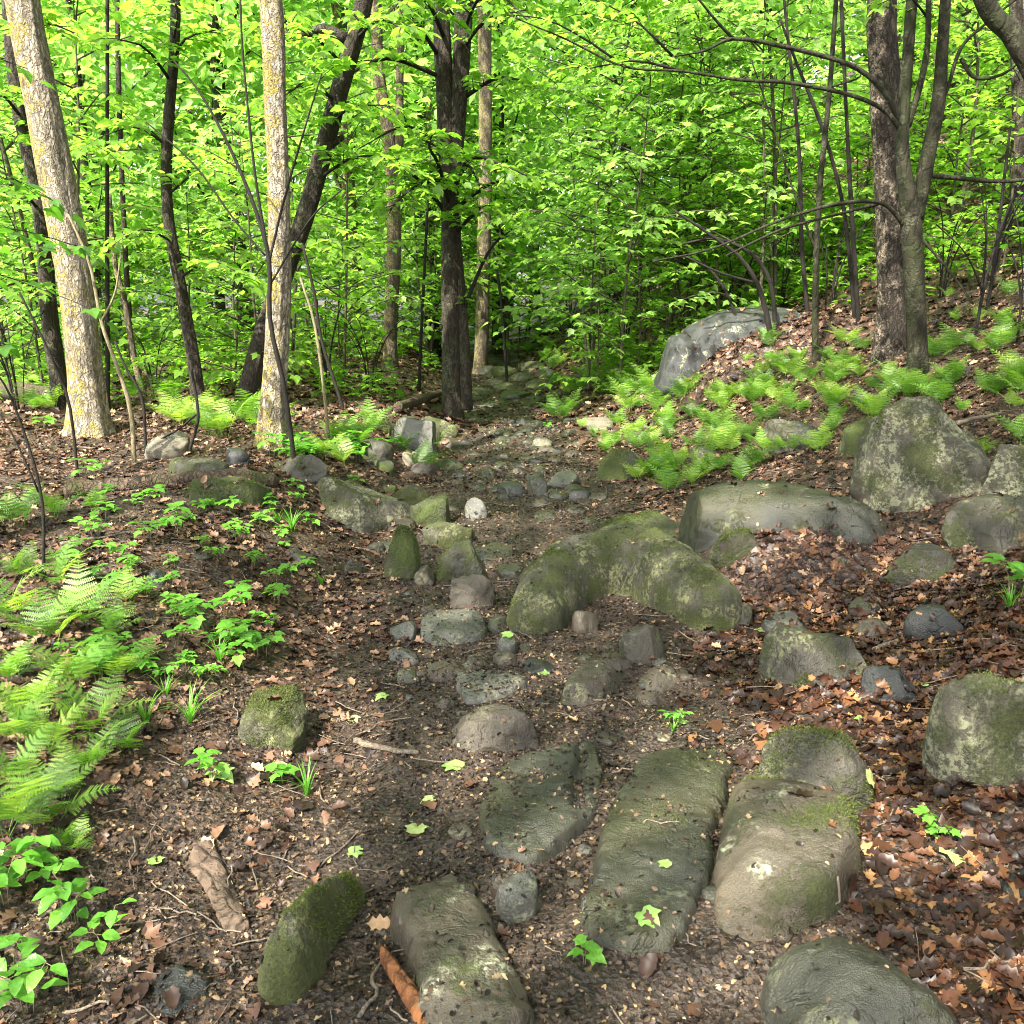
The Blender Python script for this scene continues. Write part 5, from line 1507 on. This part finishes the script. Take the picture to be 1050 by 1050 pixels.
for a in [(78, 945, 1.0, 'broad leaved herb with rounded leaves near the bottom left'), (108, 975, .9, 'broad leaved herb reaching toward the bare bank'), (25, 905, 1.0, 'broad leaved herb under the left ferns'), (8, 1000, 1.0, 'broad leaved herb in the bottom left corner'), (30, 1045, .9, 'broad leaved herb cut by the bottom edge'), (55, 905, .8, 'small broad leaved herb right of the left edge one'), (5, 930, .9, 'broad leaved herb cut by the left edge')]:
    put(BRD, a[0], a[1], a[2] * .8, a[3], 'herb')

def grow_grass(seed, n, L):
    q = np.random.default_rng(seed)
    mb = MB()
    for i in range(n):
        az = q.uniform(0, 6.28); o = np.array([math.cos(az), math.sin(az), 0]); sd = np.array([-o[1], o[0], 0])
        l = L * q.uniform(.6, 1.2); t = np.linspace(0, 1, 7)
        r = q.uniform(.3, .9)
        P = o * (q.uniform(0, .015) + l * r * t ** 1.6)[:, None] + np.array([0, 0, 1]) * (l * (t - .55 * r * t ** 2.2))[:, None]
        w_ = .0032 * (1 - t ** 2) + .0003
        V = np.vstack([P + sd * w_[:, None], P - sd * w_[:, None]])
        f = [(k, k + 1, 8 + k, 7 + k) for k in range(6)]
        mb.add(V, None, f)
    o = obj('grass_tuft', mb, M['herb'])
    return o
GR = [grow_grass(801, 16, .16), grow_grass(802, 24, .2)]
for a in [(315, 815, .9, 'grass tuft on the bare bank above the mossy wedge stone'), (195, 740, .9, 'thin grass tuft right of the left ferns'), (170, 715, .8, 'grass tuft between ferns and bare soil'), (300, 545, 1.0, 'grass tuft in dead leaves below the long mossy ledge'), (285, 535, .9, 'thin grass tuft left of the brown flat stone'), (225, 680, .7, 'grass under the bushy maple seedling'), (330, 600, .7, 'grass tuft at the left trail edge'), (150, 740, .8, 'grass tuft at the tip of the left fern patch'), (690, 750, .5, 'short grass blades at the corner of the long dark slab'), (1035, 625, .8, 'grass tuft below the bright seedling at the right edge')]:
    put(GR, *a, 'grass')

# ------------------------------------------------------------------ fallen leaves, sticks, bark, logs
def on_top(px, py):
    p = at(px, py)
    h = BVH.ray_cast(Vector(CAMP), Vector(ray(px, py)).normalized(), 30)
    if h[0] is not None and (h[0] - Vector(CAMP)).length < np.linalg.norm(p - CAMP) + .3:
        return np.array(h[0]), np.array(h[1])
    p[2] = float(terr(p[0], p[1])); return p, np.array([0, 0, 1.])
FL = [(465, 787, .085, 'pale green fallen maple leaf on mud left of the olive slab'), (427, 852, .075, 'bright green fallen leaf on the mud below the pale one'), (665, 942, .07, 'pale fallen leaf on the lower part of the long dark slab'), (962, 857, .08, 'pale green fallen leaf on red leaves at the right'), (780, 648, .07, 'yellow green fallen leaf above the pyramid stone'),
      (985, 880, .12, 'large pale yellow fallen leaf at the right'), (885, 740, .06, 'grey green fallen leaf left of the large rounded boulder'), (682, 888, .04, 'tiny pale leaf lying on the long dark slab'), (596, 992, .07, 'narrow green fallen leaf in mud near the bottom centre'), (890, 798, .06, 'pale leaf lying right of the broad tan boulder'), (510, 618, .0, ''),
      (655, 632, .07, 'yellowish leaf in the pocket of the bent boulder'), (520, 652, .06, 'light green fallen leaf right of the brick shaped stone'), (392, 718, .06, 'pale flecked leaf on mud left of the flat grey stone'), (362, 740, .06, 'green fallen leaf at the left trail edge'), (440, 822, .05, 'small yellow leaf on mud beside the olive slab'), (226, 797, .10, 'pale withered maple leaf on the bare left bank'),
      (365, 878, .06, 'pale leaf resting on the tip of the mossy wedge stone'), (558, 692, .05, 'yellow leaf left of the kite shaped stone'), (700, 742, .05, 'small green leaf by the top edge of the long dark slab'), (838, 714, .05, 'pale leaf under the pyramid stone'), (960, 568, .0, ''), (905, 870, .06, 'orange leaf beside the broad tan boulder'), (872, 905, .07, 'rust orange leaf at the foot of the broad tan boulder'), (910, 935, .08, 'tan leaf above the bottom right boulder'), (945, 705, .05, 'small leaf touching the large rounded boulder'), (160, 885, .05, 'small yellow leaf on bare soil left of the bark chunk')]
for px, py, s, lb in FL:
    if s == 0: continue
    p, n = on_top(px, py)
    mb = MB(); v = MAPLE[0] * s; v = v - v.mean(0)
    an = random.uniform(0, 6.28)
    X = unit(np.cross(n, [math.cos(an), math.sin(an), .1])); Y = np.cross(n, X)
    mb.add(v[:, :1] * X + v[:, 1:2] * Y + v[:, 2:] * n, MAPLE[1])
    o = obj('fallen_leaf', mb, M['litter_red' if 'orange' in lb or 'tan leaf' in lb else 'fallen'], None, p + n * .008)
    tag(o, lb, 'leaf')

def stick(label, a, b, w_, mat='stick', sag=.0, name='stick', cat='stick', seg=6, lift=.4, wob=.02):
    (A, na), (Bp, nb) = on_top(*a), on_top(*b)
    q = np.random.default_rng(abs(hash(label)) % 9999 if False else int(a[0] * 7 + a[1]))
    r = w_ / 2 / F * ((A - CAMP) @ FW)
    A = A + np.array([0, 0, r * lift * 2]); Bp = Bp + np.array([0, 0, r * lift * 2])
    n = max(6, int(np.linalg.norm(A - Bp) / .03)); t = np.linspace(0, 1, n)[:, None]
    P = A * (1 - t) + Bp * t + np.c_[fbm(t[:, 0] * 3 + a[0], t[:, 0]), fbm(t[:, 0] * 3, t[:, 0] + a[1]), np.zeros(n)] * wob
    P[:, 2] = np.maximum(P[:, 2], terr(P[:, 0], P[:, 1]) + r * lift)
    mb = MB(); tube(mb, P - A, np.linspace(r, r * .75, n), seg, .15, 6, 0, a[0])
    o = obj(name, mb, M[mat], None, A); tag(o, label, cat)
for a in [('tan stick lying in front of the pyramid stone', (893, 668), (925, 655), 5), ('pale stick behind the big peaked boulder', (985, 436), (1025, 426), 6), ('thin twig across the long dark slab', (655, 842), (692, 843), 2), ('grey stick among red leaves near the right edge', (968, 996), (1048, 990), 4), ('twig on mud below the olive slab', (582, 862), (604, 880), 2.5),
          ('thin dark root curving over mud left of the olive slab', (360, 765), (425, 778), 7), ('upright thin twig beside the broad tan boulder', (852, 905), (862, 950), 3), ('pale stick end in the bottom left leaves', (70, 1042), (120, 1030), 4), ('stick by the loose orange bark', (372, 1045), (398, 1020), 6), ('long thin twig over dead leaves of the left bank', (225, 545), (300, 515), 2.5),
          ('dead branch lying below the mossy ledge', (60, 560), (150, 545), 4), ('twig in dead leaves right of the dome', (930, 585), (965, 606), 3), ('tiny twig near the kite shaped stone', (612, 722), (622, 742), 3), ('twig on bare soil under the left ferns', (160, 850), (175, 868), 2), ('twig lying in the crushed leaves below the dome', (700, 600), (735, 590), 2), ('bare twig on the red leaves above the right boulder', (905, 610), (945, 600), 3)]:
    stick(*a)
stick('mossy fallen log in front of the far left sunlit trunk', (78, 508), (282, 500), 20, 'log', name='log', cat='log', seg=14, lift=.35, wob=.05)
stick('reddish fallen log at the left edge behind the sunlit trunk', (-40, 408), (68, 422), 24, 'log', name='log', cat='log', seg=16, lift=.5, wob=.03)
stick('dark fallen log left of the double trunked tree', (408, 424), (452, 408), 12, 'log', name='log', cat='log', seg=12, lift=.5)
stick('thin grey fallen trunk slanting up the far slope above the trail bend', (582, 352), (702, 290), 9, 'stick', name='log', cat='log', seg=10, lift=.6)
stick('short rotten log in the ferns left of the outcrop', (610, 400), (650, 385), 8, 'log', name='log', cat='log', seg=10, lift=.5)

def bark_chunk(label, poly, mat, th, seed):
    W = np.array([at(*p)[:2] for p in poly]); W = chaikin(W, 1)
    c = W.mean(0); n = len(W)
    z0 = float(terr(c[0], c[1]))
    ax = unit(W[np.argmax(((W - c) ** 2).sum(1))] - c); pr = np.array([-ax[1], ax[0]])
    rings = []
    for k in (1.0, .97, .8, .55, .28, .08):
        r = c + (W - c) * k
        u = (r - c) @ pr; lng = (r - c) @ ax
        wmax = max(abs((W - c) @ pr))
        zz = terr(r[:, 0], r[:, 1]) + th * (1 - .8 * (u / wmax) ** 2) + .008 * fbm(u * 60, lng * 9, seed, 3)
        if k == 1.0: zz = terr(r[:, 0], r[:, 1]) - .02
        rings.append(np.c_[r - c, zz - z0])
    V = np.vstack(rings); f = []
    for a in range(len(rings) - 1):
        for i in range(n):
            j = (i + 1) % n
            f.append((a * n + i, a * n + j, (a + 1) * n + j, (a + 1) * n + i))
    mb = MB(); mb.add(V, None, f)
    b = len(V) - n
    mb.add(np.vstack([V[b:], V[b:].mean(0)]), [(i, (i + 1) % n, n) for i in range(n)])
    o = obj('bark_piece', mb, M[mat], None, (c[0], c[1], z0)); tag(o, label, 'bark')
bark_chunk('weathered brown bark chunk lying on the bare left bank', [(190, 882), (200, 870), (222, 868), (235, 900), (262, 950), (240, 962), (225, 950), (212, 915)], 'bark_piece', .022, 1)
bark_chunk('strip of orange bark standing out left of the pale streaked slab', [(384, 976), (402, 978), (420, 1010), (452, 1050), (430, 1058), (408, 1020)], 'bark_orange', .03, 2)
bark_chunk('narrow dark bark strip right of the orange one', [(424, 980), (436, 990), (452, 1030), (444, 1038), (430, 1010)], 'bark_orange', .03, 3)
print('OBJ', len(bpy.data.objects))
